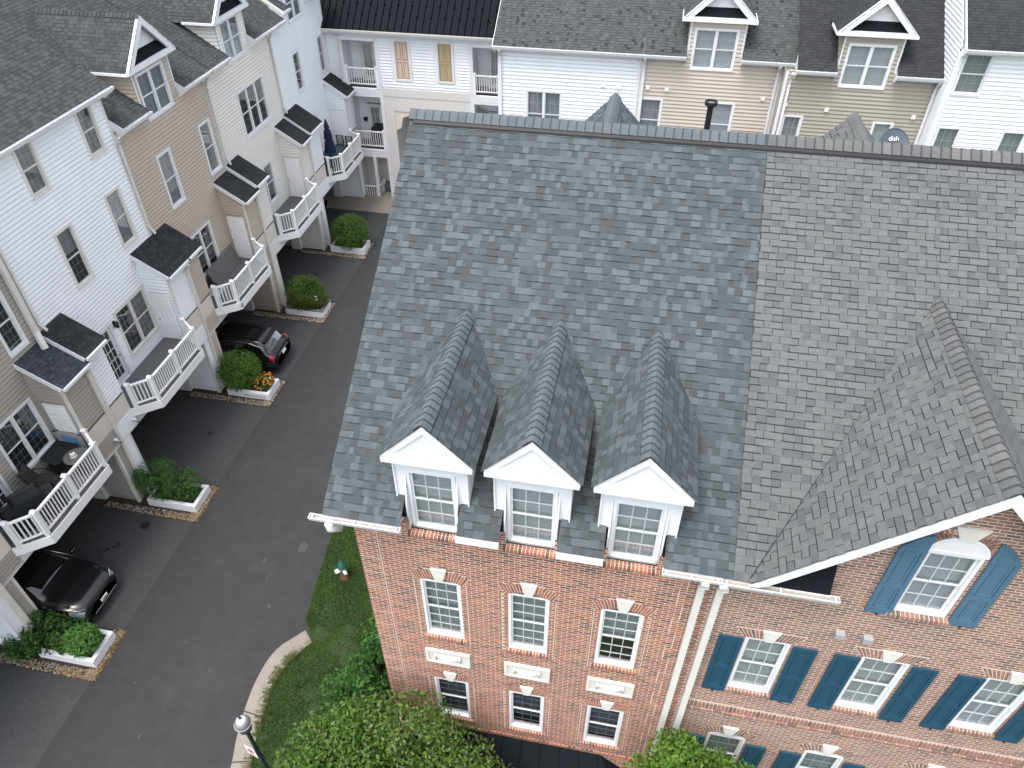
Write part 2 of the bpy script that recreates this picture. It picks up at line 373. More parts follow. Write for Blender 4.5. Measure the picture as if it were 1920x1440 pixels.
def ridge_caps(parent, fr, length, colors, step=.135, half=.14, drop=.10, name='ridge_cap', m='shingle', th=.016, budget=90):
    """overlapping folded caps along +s of fr at (0,0,0); fr s along ridge, d sideways"""
    n = int(length / step); cache = {}
    for k in range(n):
        c = random.choice(colors); key = (m, 'cap', c, step, half, drop, th, tuple(fr.A.ravel().round(3)))
        me = CACHE.get(key)
        if me is None:
            mb = MB(Frame((0, 0, 0), *fr.A)); l = step + .05
            pr = [(-half, -drop), (-half * .45, -drop * .33), (0, 0), (half * .45, -drop * .33), (half, -drop)]
            fb = (step - .03) / l
            top = [(0, x, z + th + .004) for x, z in pr] + [(l, x, z + .006) for x, z in pr] + [(0, x, z - .01) for x, z in pr] + [(l * fb, x, z + th + .004 - (th - .002) * fb) for x, z in pr]
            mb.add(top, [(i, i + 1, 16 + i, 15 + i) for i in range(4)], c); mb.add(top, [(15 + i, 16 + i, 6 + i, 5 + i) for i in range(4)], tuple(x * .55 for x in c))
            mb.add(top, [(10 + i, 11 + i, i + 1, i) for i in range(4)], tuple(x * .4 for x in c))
            me = bpy.data.meshes.new(name); me.from_pydata(mb.v, [], mb.f); me.materials.append(M[m]); set_tint(me, np.array(mb.c, np.float32)); CACHE[key] = me
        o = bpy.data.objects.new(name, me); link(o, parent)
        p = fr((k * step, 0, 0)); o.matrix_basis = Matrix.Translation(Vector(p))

def boards(P, fr, s0, s1, z0, z1, holes=(), exp=.145, lim=None, t=.032):
    """lapped siding boards; lim: optional function z -> (s0,s1)"""
    n = int(math.ceil((z1 - z0) / exp - 1e-6))
    for k in range(n):
        a = z0 + k * exp; b = min(z1, a + exp); bt = min(z1, b + .008)
        l0, r0 = lim(a) if lim else (s0, s1); l1, r1 = lim(b) if lim else (s0, s1)
        segs = [(min(l0, l1), max(r0, r1))]
        for h in holes:
            if h[2] < (a + b) / 2 < h[3]:
                ns = []
                for x, y in segs:
                    if y <= h[0] or x >= h[1]: ns.append((x, y)); continue
                    if x < h[0] - .005: ns.append((x, h[0]))
                    if y > h[1] + .005: ns.append((h[1], y))
                segs = ns
        for x, y in segs:
            q = [(max(x, l0), a), (min(y, r0), a), (max(min(y, r1), min(x, r1)), bt), (max(x, l1), bt)]
            if q[1][0] - q[0][0] < .01: continue
            P.add(fr, q, (t * .58, t, .26), .004, None, None, 0)

# ------------------------------------------------------------------ windows
PANE = {}
def pane_mesh(w, h):
    k = (round(w, 3), round(h, 3))
    if k not in PANE:
        me = bpy.data.meshes.new('pane'); me.from_pydata([(0, 0, 0), (w, 0, 0), (w, 0, h), (0, 0, h)], [], [(0, 1, 2, 3)]); me.materials.append(M['glass']); PANE[k] = me
    return PANE[k]
def window(root, fr, s0, s1, z0, z1, casing=.09, proud=.035, depth=.11, units=1, cols=3, rows=3, back='room', trim='white_trim',
           arch=0.0, sill=True, split=.5, sub=False, half=None, label=None, gtrim=None):
    """double-hung window; s0..z1 = outer casing. Parts: window > pane, muntin, curtain"""
    gtrim = gtrim or (('grid_grey' if back in ('blind', 'drape') else 'grid_dim') if fr is FB else 'grid_dim' if fr is FL else trim)
    mb = MB(fr); di = -depth
    a0, a1, b0, b1 = s0 + casing, s1 - casing, z0 + casing, z1 - casing
    top = [(s0, z1)] + ([(s0 + (s1 - s0) * i / 8, z1 + arch * (1 - (2 * i / 8 - 1) ** 2)) for i in range(1, 8)] if arch else []) + [(s1, z1)]
    mb.sz(top + [(s1, b1), (s0, b1)], di, proud)                        # head
    mb.box(s0, a0, di, proud, b0, b1); mb.box(a1, s1, di, proud, b0, b1)
    mb.box(s0, s1, di, proud + (.02 if sill else 0), z0, b0)
    uw = (a1 - a0 - (units - 1) * .085) / units; glass = []
    for k in range(units):
        x0 = a0 + k * (uw + .085); x1 = x0 + uw
        if k: mb.box(x0 - .085, x0, di, proud - .006, b0, b1)
        zm = b0 + (b1 - b0) * split; sf = .032
        for (y0, y1, dd) in ((b0, zm, proud - .062), (zm, b1, proud - .04)):
            mb.ring([(x0, y0), (x1, y0), (x1, y1), (x0, y1)], [(x0 + sf, y0 + sf), (x1 - sf, y0 + sf), (x1 - sf, y1 - sf), (x0 + sf, y1 - sf)], lambda q, d: (q[0], d, q[1]), dd - .035, dd)
            glass.append((x0 + sf, x1 - sf, y0 + sf, y1 - sf, dd - .012))
    w = mb.build('window', trim, root)
    if label: w['label'] = label
    if sub: return w
    g = MB(fr); rr = rows; gf = .008 if gtrim == 'grid_grey' else -.010      # grid on or behind the glass
    for (x0, x1, y0, y1, dd) in glass:
        pw = (x1 - x0) / cols; ph = (y1 - y0) / rr
        for i in range(1, cols): g.box(x0 + i * pw - .007, x0 + i * pw + .007, dd - .006 + gf, dd + .004 + gf, y0, y1)
        for j in range(1, rr): g.box(x0, x1, dd - .0055 + gf, dd + .0035 + gf, y0 + j * ph - .007, y0 + j * ph + .007)
        me = pane_mesh(pw, ph)
        for i in range(cols):
            for j in range(rr):
                o = bpy.data.objects.new('pane', me); link(o, w); p = fr((x0 + i * pw, dd, y0 + j * ph)); A = fr.A
                o.matrix_basis = Matrix(((A[0][0], A[1][0], A[2][0], p[0]), (A[0][1], A[1][1], A[2][1], p[1]), (A[0][2], A[1][2], A[2][2], p[2]), (0, 0, 0, 1)))
    if cols > 1 or rr > 1: g.build('muntin', gtrim, w)
    bd = -depth - .03
    MB(fr).box(s0 - .02, s1 + .02, bd - .06, bd - .05, z0 - .02, z1 + .02 + arch).build('room_shade', 'room', w)
    if back != 'room':
        zz = b0 if half is None else b0 + (b1 - b0) * half
        MB(fr).box(a0 - .01, a1 + .01, bd, bd + .008, zz, b1 + .02).build('blind' if back == 'blind' else 'curtain', back, w)
    return w

def gutter(root, fr, s0, s1, z, d0, size=.11, m='white_trim', hangers=True, name='gutter', debris=False):
    """open trough: back, bottom, lipped front, end caps, hangers"""
    mb = MB(fr); t = .006
    mb.dz([(d0, z), (d0, z - size), (d0 + size * .8, z - size), (d0 + size * 1.1, z - .01), (d0 + size * 1.1, z + .004), (d0 + size * .98, z + .004),
           (d0 + size * .98, z - .012), (d0 + size * .75, z - size + t), (d0 + t, z - size + t), (d0 + t, z)], s0, s1)
    for s_ in (s0, s1): mb.dz([(d0, z), (d0, z - size), (d0 + size * .8, z - size), (d0 + size * 1.1, z)], s_ - .004, s_ + .004)
    g = mb.build(name, m, root)
    if debris: MB(fr).box(s0 + .01, s1 - .01, d0 + .01, d0 + size * .85, z - size + .012, z - size * .35).build('gutter_debris', 'gutter_dirt', g)
    if hangers:
        n = max(2, int((s1 - s0) / .6)); me = None
        for k in range(n + 1):
            s_ = s0 + .06 + (s1 - s0 - .12) * k / n
            MB(fr).box(s_ - .012, s_ + .012, d0, d0 + size * 1.06, z - .008, z + .006).build('gutter_hanger', m, g)
    return g
def downspout(root, fr, path, w=.075, m='pipe'):
    mb = MB(fr)
    for (a, b) in zip(path[:-1], path[1:]):
        a = np.array(a, float); b = np.array(b, float); d = b - a; d /= np.linalg.norm(d)
        h = np.array([1., 0, 0]) if abs(d[0]) < .8 else np.array([0, 1., 0]); u = h - d * (h @ d); u /= np.linalg.norm(u); v = np.cross(d, u)
        P = [p + su * u * w / 2 + sv * v * w * .38 for p in (a - d * .02, b + d * .02) for su, sv in ((-1, -1), (1, -1), (1, 1), (-1, 1))]
        mb.add(P, [(0, 1, 2, 3), (7, 6, 5, 4), (0, 4, 5, 1), (1, 5, 6, 2), (2, 6, 7, 3), (3, 7, 4, 0)])
    return mb.build('downspout', m, root)
def vent_hood(root, fr, s, z, m='white_trim'):
    return MB(fr).dz([(0, z), (.09, z - .02), (.10, z - .13), (0, z - .16)], s - .075, s + .075).build('wall_vent', m, root)

# ------------------------------------------------------------------ foliage
def foliage(name, ells, n, size, cols, parent=None, shell=.55, up=.35, seed=1, m='leaf', clump=0, aspect=.5, droop=0.0):
    r = np.random.default_rng(seed); vol = np.array([e[3] * e[4] * e[5] for e in ells]) ** (2 / 3); pick = r.choice(len(ells), n, p=vol / vol.sum())
    E = np.array(ells)[pick]; d = r.normal(size=(n, 3)); d /= np.linalg.norm(d, axis=1)[:, None]
    rad = 1 - shell * r.random(n) ** 1.7
    if clump:
        cd_ = r.normal(size=(clump, 3)); cd_ /= np.linalg.norm(cd_, axis=1)[:, None]; cb = r.uniform(-.5, 1, clump)
        ci = r.integers(0, clump, n); d = d * .30 + cd_[ci]; d /= np.linalg.norm(d, axis=1)[:, None]
        rad = rad * (1 + .13 * cb[ci])
    C = E[:, :3] + d * rad[:, None] * E[:, 3:6]
    keep = C[:, 2] > .05; C = C[keep]; d = d[keep]; n = len(C)
    nn = d * .7 + r.normal(size=(n, 3)) * .55 + np.array([0, 0, up]); nn /= np.linalg.norm(nn, axis=1)[:, None]
    t = r.normal(size=(n, 3)) + np.array([0, 0, -droop]); t -= nn * (t * nn).sum(1)[:, None]; t /= np.linalg.norm(t, axis=1)[:, None]; b = np.cross(nn, t)
    sz = (size * r.uniform(.6, 1.25, n))[:, None]
    V = np.stack([C - t * sz * .5, C + b * sz * aspect * .5 - t * sz * .05, C + t * sz * .55 - nn * sz * .10, C - b * sz * aspect * .5 - t * sz * .05], 1).reshape(-1, 3)
    Fq = np.arange(4 * n).reshape(-1, 4); cols = np.array(cols)
    if clump: ck = cols[(ci[keep] * 7 + r.integers(0, 3, n)) % len(cols)]
    else: ck = cols[r.integers(0, len(cols), n)]
    ck = ck * r.uniform(.75, 1.3, (n, 1))
    return quick(name, V, Fq, m, parent, ck)
def branches(name, base, tips, r0, parent, seed=1, m='bark'):
    rr = random.Random(seed); mb = MB()
    base = np.array(base, float); top = np.mean(np.array(tips), axis=0); fork = base + (top - base) * .45
    mb.tube([base, base + (fork - base) * .5 + np.array([rr.uniform(-.05, .05), rr.uniform(-.05, .05), 0]), fork], [r0, r0 * .85, r0 * .7], 8)
    for t in tips:
        t = np.array(t, float); mid = fork + (t - fork) * .5 + np.array([rr.uniform(-.2, .2), rr.uniform(-.2, .2), rr.uniform(0, .2)])
        mb.tube([fork - (fork - base) * .03, mid, t], [r0 * .5, r0 * .33, r0 * .12], 6)
    return mb.build(name, m, parent, smooth=True)

# ================================================================== SETTING
def struct(o): o['kind'] = 'structure'; return o
struct(MB().box(-600, 600, -600, 600, -.6, -.02).build('ground', 'field'))
ROADX = -14.55
struct(MB().add([(ROADX - .3, -30, 0), (12, -30, 0), (12, 60, 0), (ROADX - .3, 60, 0)], [(0, 1, 2, 3)]).build('road', 'asphalt'))
struct(MB().add([(-24, -2, .006), (ROADX, -2, .006), (ROADX, 37.6, .006), (-24, 37.6, .006)], [(0, 1, 2, 3)]).build('driveway', 'driveway'))
struct(MB().add([(-24, 37.6, .008), (-8.5, 37.6, .008), (-8.5, 60, .008), (-24, 60, .008)], [(0, 1, 2, 3)]).build('courtyard_path', 'concrete'))
KO = [(-8.7, -2), (-8.8, 3), (-9.0, 5.2), (-9.25, 6.68), (-9.47, 7.5), (-9.62, 8.4), (-9.66, 9.1), (-9.60, 9.8), (-9.42, 10.3), (-9.15, 10.68), (-8.88, 11.0)]
KI = [(-8.1, -2), (-8.2, 3), (-8.45, 5.2), (-8.68, 6.8), (-8.88, 7.6), (-9.0, 8.4), (-9.06, 9.0), (-9.0, 9.5), (-8.86, 9.9), (-8.68, 10.25), (-8.45, 10.6)]
def spline(P, k=5):
    P = [np.array(p, float) for p in P]; out = []
    for i in range(len(P) - 1):
        a, b, c, d = P[max(i - 1, 0)], P[i], P[i + 1], P[min(i + 2, len(P) - 1)]
        for j in range(k):
            t = j / k; out.append(.5 * (2 * b + (c - a) * t + (2 * a - 5 * b + 4 * c - d) * t * t + (3 * b - a - 3 * c + d) * t ** 3))
    return out + [P[-1]]
ko, ki = spline(KO), spline(KI); nk = len(ko); mb = MB()
tap = lambda i: .13 if i < nk - 12 else .13 * (nk - 1 - i) / 12 + .012
ptsK = []
for i in range(nk): ptsK += [(*ko[i], 0.0), (*(ko[i] * .93 + ki[i] * .07), tap(i)), (*ki[i], tap(i) + .01), (*ki[i], -.02)]
fK = []
for i in range(nk - 1):
    for j in range(3): fK.append((i * 4 + j, (i + 1) * 4 + j, (i + 1) * 4 + j + 1, i * 4 + j + 1))
mb.add(ptsK, fK); struct(mb.build('kerb', 'concrete', smooth=False))
for (a, b) in (((-9.60, 8.15), (-8.96, 8.1)), ((-9.27, 6.75), (-8.70, 6.9))):      # expansion joints
    a = np.array(a); b = np.array(b); MB().add([(*a, .146), (*b, .146), (*(b + [0, .03]), .146), (*(a + [0, .03]), .146)], [(0, 1, 2, 3)]).build('kerb_joint', 'soil', bpy.data.objects['kerb'])
LAWN = [tuple(p) for p in ki] + [(-8.96, 11.3), (-9.1, 12.2), (-9.22, 13.2), (-9.38, 14.6), (-9.3, 17), (-9.2, 22), (-4.0, 22), (-4.0, 8), (-4.0, 7.3), (9, 7.3), (9, -2)]
struct(MB().sd(LAWN, -.05, .115).build('lawn', 'turf'))
# grass blades and worn patches
def in_poly(x, y, P):
    c = np.zeros(len(x), bool); j = len(P) - 1
    for i in range(len(P)):
        xi, yi = P[i]; xj, yj = P[j]; t = ((yi > y) != (yj > y)) & (x < (xj - xi) * (y - yi) / (yj - yi + 1e-12) + xi); c ^= t; j = i
    return c
n = 150000; gx = RNG.uniform(-9.8, -3.9, n); gy = RNG.uniform(4.2, 21, n)
bare = [(-7.45, 10.6, .55, .33), (-7.15, 10.2, .3, .2), (-8.3, 10.9, .35, .25), (-7.9, 9.0, .3, .22), (-7.6, 8.6, .25, .2), (-7.3, 8.0, .35, .25), (-8.75, 10.7, .35, .2), (-6.6, 10.9, .25, .2), (-7.5, 11.2, .2, .2)]
k = in_poly(gx, gy, LAWN)
nz = np.sin(gx * 2.3 + 1) * np.sin(gy * 1.9) + np.sin(gx * 5.1 + gy * 3.7) * .5
for bx, by, ra, rb in bare: k &= ((gx - bx) / ra) ** 2 + ((gy - by) / rb) ** 2 > np.where(RNG.random(n) < .30, 0, RNG.uniform(.4, 1.3, n))
gx, gy, nz = gx[k], gy[k], nz[k]; n = len(gx)
hgt = RNG.uniform(.035, .085, n); an = RNG.uniform(0, 6.283, n); lean = RNG.uniform(.01, .05, n); la = RNG.uniform(0, 6.283, n); wd = .012
bx, by = np.cos(an) * wd, np.sin(an) * wd; z = .113
V = np.stack([np.stack([gx - bx, gy - by, np.full(n, z)], 1), np.stack([gx + bx, gy + by, np.full(n, z)], 1), np.stack([gx + np.cos(la) * lean, gy + np.sin(la) * lean, z + hgt], 1)], 1).reshape(-1, 3)
gc = np.array([(.036, .105, .012), (.050, .135, .018), (.028, .085, .011), (.066, .118, .022)])[RNG.integers(0, 4, n)] * (1 + .22 * nz[:, None]) * RNG.uniform(.8, 1.2, (n, 1))
dry = RNG.random(n) < .04; gc[dry] = (.12, .10, .045)
go = quick('lawn_grass', V, np.arange(3 * n).reshape(-1, 3), 'grass', None, gc); go['kind'] = 'stuff'; go['label'] = 'short green lawn grass with worn brown patches beside the brick house'; go['category'] = 'grass'
# weeds creeping over the kerb edge
n = 1500; i = RNG.integers(0, nk - 1, n); w_ = RNG.random(n) ** 3; clus = np.array([14, 22, 27, 33, 40]); i = np.where(RNG.random(n) < .7, np.clip(RNG.choice(clus, n) + RNG.integers(-2, 3, n), 0, nk - 1), i)
pk = np.array(ki)[i] * (1 - w_[:, None] * .35) + np.array(ko)[i] * w_[:, None] * .35 + RNG.normal(0, .03, (n, 2)); C = np.concatenate([pk, np.full((n, 1), .15)], 1)
a_ = RNG.uniform(0, 6.28, n); dv = np.stack([np.cos(a_), np.sin(a_), RNG.uniform(.2, .9, n)], 1) * RNG.uniform(.05, .13, (n, 1)); sv = np.stack([-np.sin(a_), np.cos(a_), np.zeros(n)], 1) * .008
V = np.stack([C - sv, C + sv, C + dv], 1).reshape(-1, 3)
wo_ = quick('kerb_weeds', V, np.arange(3 * n).reshape(-1, 3), 'grass', None, np.array([(.06, .10, .025), (.14, .12, .05)])[RNG.integers(0, 2, n)]); wo_['kind'] = 'stuff'; wo_['label'] = 'thin weeds growing over the inner edge of the curved kerb'; wo_['category'] = 'weeds'

# ================================================================== BRICK HOUSES
FB = Frame((0, 7.45, 0), (1, 0, 0), (0, -1, 0))
COURSE = .0650; BL = .203
def lay_bricks(P, fr, z0, z1, base, opens, colors, quoins=None, rnd=random):
    n0 = int(round(z0 / COURSE)); n1 = int(round(z1 / COURSE))
    for k in range(n0, n1):
        za = k * COURSE; zb = za + COURSE - .0195; zm = (za + zb) / 2
        ivs = list(base(zm)); qz = False
        for op in opens:
            r = op(zm)
            if r is None: continue
            ns = []
            for a, b in ivs:
                if b <= r[0] or a >= r[1]: ns.append((a, b)); continue
                if a < r[0]: ns.append((a, r[0]))
                if b > r[1]: ns.append((r[1], b))
            ivs = ns
        for a, b in ivs:
            off = (0 if k % 2 else BL / 2); i = math.floor((a - off) / BL)
            while i * BL + off < b:
                x0 = max(a, i * BL + off + .009) ; x1 = min(b, (i + 1) * BL + off - .009)
                if x1 - x0 > .02:
                    zt = zb
                    if quoins and k % 7 == 0 and (quoins[0] <= x0 and x1 <= quoins[1] + .02 or quoins[2] - .02 <= x0): zt = za + COURSE * .52
                    P.add(fr, [(x0, za), (x1, za), (x1, zt), (x0, zt)], .0025, .0025, rnd.choice(colors), None, 0)
                i += 1
rect = lambda s0, s1, z0, z1: (lambda z: (s0, s1) if z0 < z < z1 else None)
def arch_pieces(root, fr, xc, zb, hw, ht, colors, kind='segment', rise=.09, n=7, split=True, keyw=.10, name='arch_brick', spread=.14):
    """voussoirs each side of a keystone. returns the z -> (s0, s1) outline"""
    def pt(t, f):                      # t -1..1 along, f 0..1 across the band
        if kind == 'flat': return (xc + t * (hw + spread * f), zb + ht * f)
        if kind == 'round':
            a = math.pi / 2 - t * math.pi / 2; r = 1 + f * ht / hw
            return (xc + hw * r * math.cos(a), zb + (rise + f * ht) * math.sin(a))
        R = (hw * hw + rise * rise) / (2 * rise); am = math.asin(hw / R); a = t * am; r = R + ht * f
        return (xc + r * math.sin(a), zb + rise - R + r * math.cos(a))
    tk = keyw / hw
    for sgn in (-1, 1):
        for k in range(n):
            ta = tk + (1 - tk) * k / n; tb = tk + (1 - tk) * (k + 1) / n; e = (tb - ta) * .15
            cuts = [(0, 1)] if not split else ([(0, .62), (.65, 1)] if (k + (sgn > 0)) % 2 else [(0, .32), (.35, 1)])
            for f0, f1 in cuts:
                q = [pt(sgn * (ta + e), f0), pt(sgn * (tb - e), f0), pt(sgn * (tb - e), f1), pt(sgn * (ta + e), f1)]
                MB(fr).sz(q, 0, .005, random.choice(colors)).build(name, 'brick', root)
    kt = tk * .9
    q = [pt(-kt * .75, -.02), pt(kt * .75, -.02), (pt(kt, 1)[0] + .03, pt(0, 1)[1] + .05), (pt(-kt, 1)[0] - .03, pt(0, 1)[1] + .05)]
    MB(fr).sz(q, 0, .045).build('keystone', 'limestone', root)
    top = [pt(-1 + 2 * i / 24, 1) for i in range(25)]; xs_ = [p[0] for p in top]; zs_ = [p[1] for p in top]; zmax = max(zs_); be = (pt(-1, 0), pt(1, 0))
    def outline(z):
        lo = min(be[0][1], zb)
        if z < lo - .001 or z > zmax + .03: return None
        xs2 = [x for x, zz in zip(xs_, zs_) if zz >= z - .012]
        if not xs2: return None
        x0 = min(xs2)
        if z < zs_[0]:
            f = (z - be[0][1]) / max(1e-6, zs_[0] - be[0][1]); f = min(max(f, 0), 1); x0 = be[0][0] + (xs_[0] - be[0][0]) * f
        return (x0 - .012, 2 * xc - x0 + .012)
    return outline
def brick_sill(root, fr, s0, s1, z, colors, h=.115, name='sill_brick', out=.055, w=.069):
    n = max(1, int(round((s1 - s0) / w))); w = (s1 - s0) / n
    MB(fr).dz([(0, z - h - .004), (out * .55, z - h - .004), (out - .008, z - h + .02), (out - .014, z - .03), (-.06, z - .007), (-.06, z - h)], s0, s1).build('sill_mortar', 'mortar', root)
    for k in range(n):
        a = s0 + k * w + .008; b = s0 + (k + 1) * w - .008
        MB(fr).dz([(0, z - h), (out * .6, z - h), (out, z - h + .02), (out - .006, z - .025), (-.06, z - .002), (-.06, z - h)], a, b, random.choice(colors)).build(name, 'brick', root)
def shutter(root, s0, s1, z0, z1, m, round_top=0, d0=.02):
    """panelled shutter: back board, stiles and rails, raised fields"""
    w = s1 - s0; t = .035; st = .07
    if round_top:
        arc = lambda ins: [(s0 + ins + (w - 2 * ins) * i / 8, z1 - round_top + (round_top - ins) * (math.sin(math.pi / 2 * (1 - i / 8)) if round_top > 0 and s0 > 5.05 else math.sin(math.pi / 2 * i / 8))) for i in range(9)]
        o = MB(FB).sz([(s0, z0)] + arc(0) + [(s1, z0)], d0, d0 + t * .55).build('shutter', m, root)
        outer = arc(0); inner = arc(st)
        b = MB(FB)
        for i in range(8): b.sz([outer[i], outer[i + 1], inner[i + 1], inner[i]], d0 + t * .5, d0 + t)
        zt = z1 - round_top
        b.box(s0, s0 + st, d0 + t * .5, d0 + t, z0, zt); b.box(s1 - st, s1, d0 + t * .5, d0 + t, z0, zt); rails = [z0, z0 + (zt - z0) * .42, zt - .03]
    else:
        o = MB(FB).box(s0, s1, d0, d0 + t * .55, z0, z1).build('shutter', m, root)
        b = MB(FB); b.box(s0, s0 + st, d0 + t * .5, d0 + t, z0, z1); b.box(s1 - st, s1, d0 + t * .5, d0 + t, z0, z1); b.box(s0 + st, s1 - st, d0 + t * .5, d0 + t - .001, z1 - .09, z1); rails = [z0, z0 + (z1 - z0) * .43]
    for i, r in enumerate(rails): b.box(s0 + st, s1 - st, d0 + t * .5, d0 + t - .001, r, r + (.13 if i == 0 else .09))
    b.build('shutter_frame', m, o)
    tops = rails[1:] + ([z1 - .09] if not round_top else [])
    for i, r in enumerate(rails[:len(tops)]):
        a = r + (.13 if i == 0 else .09) + .03; c = tops[i] - .03
        if c - a > .05: MB(FB).ring([(s0 + st + .02, a), (s1 - st - .02, a), (s1 - st - .02, c), (s0 + st + .02, c)], [(s0 + st + .05, a + .03), (s1 - st - .05, a + .03), (s1 - st - .05, c - .03), (s0 + st + .05, c - .03)], lambda q, d: (q[0], d, q[1]), d0 + t * .5, d0 + t * .85).build('shutter_panel', m, o)
    MB(FB).lathe(((s0 + s1) / 2, d0 + .02, z0 - .05), [(.0, 0), (.025, .01), (.025, .03), (.01, .06)], 8).build('shutter_catch', 'black_trim', o)

EZ, RZ, EY, RY = 11.52, 15.83, 7.15, 13.80
TH = math.atan2(RZ - EZ, RY - EY); SLEN = math.hypot(RZ - EZ, RY - EY)
FR = lambda x0: Frame((x0, EY, EZ), (1, 0, 0), (0, -math.sin(TH), math.cos(TH)), (0, math.cos(TH), math.sin(TH)))

FD = Frame((0, 7.60, 0), (1, 0, 0), (0, -1, 0))
# ------------------------------------------------------------------ left brick house
H1 = thing('brick_townhouse', 'red brick end townhouse with blue-grey shingle roof and three white pedimented dormers', 'house', (-1.2, 7.45, 0))
MB().box(-4.30, 1.95, 8.05, 20.3, 0, 11.45).build('wall_core', 'mortar', H1)
MB().add([(-4.305, 7.45, 0), (-4.305, 20.3, 0), (-4.305, 20.3, 11.4), (-4.305, 7.45, 11.4)], [(0, 1, 2, 3)]).build('side_wall', 'mortar', H1)
XC = (-2.83, -1.155, .55)
op = []; holes = []; vl = []
for x in XC:
    for z0, z1 in ((7.72, 9.66), (4.18, 5.92)):
        op.append(rect(x - .385, x + .385, z0 - .115, z1)); holes.append((x - .385, x + .385, z0, z1))
        for s_ in (-1, 1): op.append(rect(x + s_ * .505 - .009, x + s_ * .505 + .009, z0 - .16, z1 - .02))
    op.append(rect(x - .42, x + .42, 10.98, 13)); holes.append((x - .42, x + .42, 11.06, 13))
    op.append(rect(x - .48, x + .48, 6.64, 7.15))
    op.append(arch_pieces(H1, FB, x, 9.60, .43, .29, BRA, 'segment', .10, 7))
    op.append(arch_pieces(H1, FB, x, 5.92, .40, .26, BRA, 'flat', 0, 7, spread=.15, keyw=.09))
sheet(FB, -4.31, 1.95, .0, 11.42, holes, 0).build('wall', 'mortar', H1)
op.append(rect(-3.915, -3.895, 0, 12))
for k in range(25): op.append(rect(1.40 + (.12 if k % 2 else 0), 1.42 + (.12 if k % 2 else 0), .12 + k * 7 * COURSE, .12 + (k + 1) * 7 * COURSE))
PB = Pieces('brick', 'brick')
lay_bricks(PB, FB, 2.2, 11.42, lambda z: [(-4.31, 1.95)], op, BR1, quoins=(-4.31, -3.9, 1.45, 1.95))
PB.flush(H1, 300, 'brick_courses')
for i, x in enumerate(XC):
    window(H1, FB, x - .385, x + .385, 7.72, 9.64, .05, .0, .12, rows=3, back='drape' if i < 2 else 'drape', half=None if i < 2 else .45, arch=.07, sill=False)
    brick_sill(H1, FB, x - .44, x + .44, 7.72, BR1)
    window(H1, FB, x - .385, x + .385, 4.18, 5.90, .05, .0, .12, rows=3, back='dusk', half=(.0, .25, .12)[i], sill=False)
    brick_sill(H1, FB, x - .44, x + .44, 4.18, BR1)
    # carved panel with a swag
    pl = MB(FB); pl.box(x - .475, x + .475, .0, .03, 6.645, 7.145); pn = pl.build('carved_panel', 'limestone', H1)
    MB(FB).ring([(x - .475, 6.645), (x + .475, 6.645), (x + .475, 7.145), (x - .475, 7.145)], [(x - .41, 6.70), (x + .41, 6.70), (x + .41, 7.09), (x - .41, 7.09)], lambda q, d: (q[0], d, q[1]), .03, .055).build('panel_frame', 'limestone', pn)
    MB(FB).tube([(x - .25 + .5 * t / 10, .05, 7.0 - .16 * (1 - (2 * t / 10 - 1) ** 2)) for t in range(11)], [.02 + .022 * (1 - (2 * t / 10 - 1) ** 2) for t in range(11)], 8).build('swag', 'limestone', pn, smooth=True)
    for s_ in (-1, 1): MB(FB).tube([(x + s_ * .25, .05, 7.05), (x + s_ * .26, .055, 6.95), (x + s_ * .255, .05, 6.78)], [.02, .035, .012], 8).build('tassel', 'limestone', pn, smooth=True)
    # dormer window breaking the eave
    window(H1, FD, x - .415, x + .415, 10.99, 12.47, .055, .02, .10, rows=2, back='blind', sill=False, gtrim='grid_grey')
    brick_sill(H1, FB, x - .47, x + .47, 11.06, BR1, .11, out=.07)
    for s_ in (-1, 1): MB(FB).dz([(-.01, 11.08), (-.4, 11.08), (-.4, 12.47), (-.16, 12.47), (-.01, 11.70)], x + s_ * .435 - .012, x + s_ * .435 + .012).build('window_cheek', 'white_trim', H1)
    df = MB(FB)                                   # white dormer face around the window
    df.box(x - .63, x - .42, -.20, -.14, 11.78, 12.80); df.box(x + .42, x + .63, -.20, -.14, 11.78, 12.80); df.box(x - .42, x + .42, -.20, -.14, 12.47, 12.80)
    face = df.build('dormer_wall', 'white_trim', H1)
    for s_ in (-1, 1):
        MB(FB).dz([(-.11, 11.72), (-.11, 12.84), (-2.0, 12.84)], x + s_ * .615 - .012, x + s_ * .615 + .012).build('dormer_cheek', 'white_trim', face)
    ped = MB(FB); ped.sz([(x - .75, 12.78), (x + .75, 12.78), (x + .75, 12.88), (x, 13.66), (x - .75, 12.88)], -.19, -.01)
    ped = ped.build('pediment', 'white_trim', H1)
    MB(FB).ring([(x - .76, 12.88), (x + .76, 12.88), (x, 13.66)], [(x - .53, 12.975), (x + .53, 12.975), (x, 13.50)], lambda q, d: (q[0], d, q[1]), -.009, .014).build('pediment_moulding', 'white_trim', ped)
    MB(FB).box(x - .745, x + .745, -.01, .022, 12.76, 12.865).build('pediment_band', 'white_trim', ped)
    MB(FB).box(x - .755, x + .755, -.30, -.012, 12.772, 12.778).build('dormer_soffit', 'white_trim', ped)
    # dormer roof
    zb, zr, hb = 12.86, 13.68, .785; ph = math.atan2(zr - zb, hb); vl_ = math.hypot(hb, zr - zb); tn = (RZ - EZ) / (RY - EY)
    dr = MB(); yb = lambda z_: EY + (z_ - EZ) / tn
    dr.add([(x - hb, 7.43, zb), (x, 7.43, zr), (x + hb, 7.43, zb), (x - hb, yb(zb) + .02, zb), (x, yb(zr) + .02, zr), (x + hb, yb(zb) + .02, zb)], [(0, 1, 4, 3), (1, 2, 5, 4)])
    dro = dr.build('dormer_roof', 'roof_felt', H1)
    PS = Pieces('shingle', 'shingle')
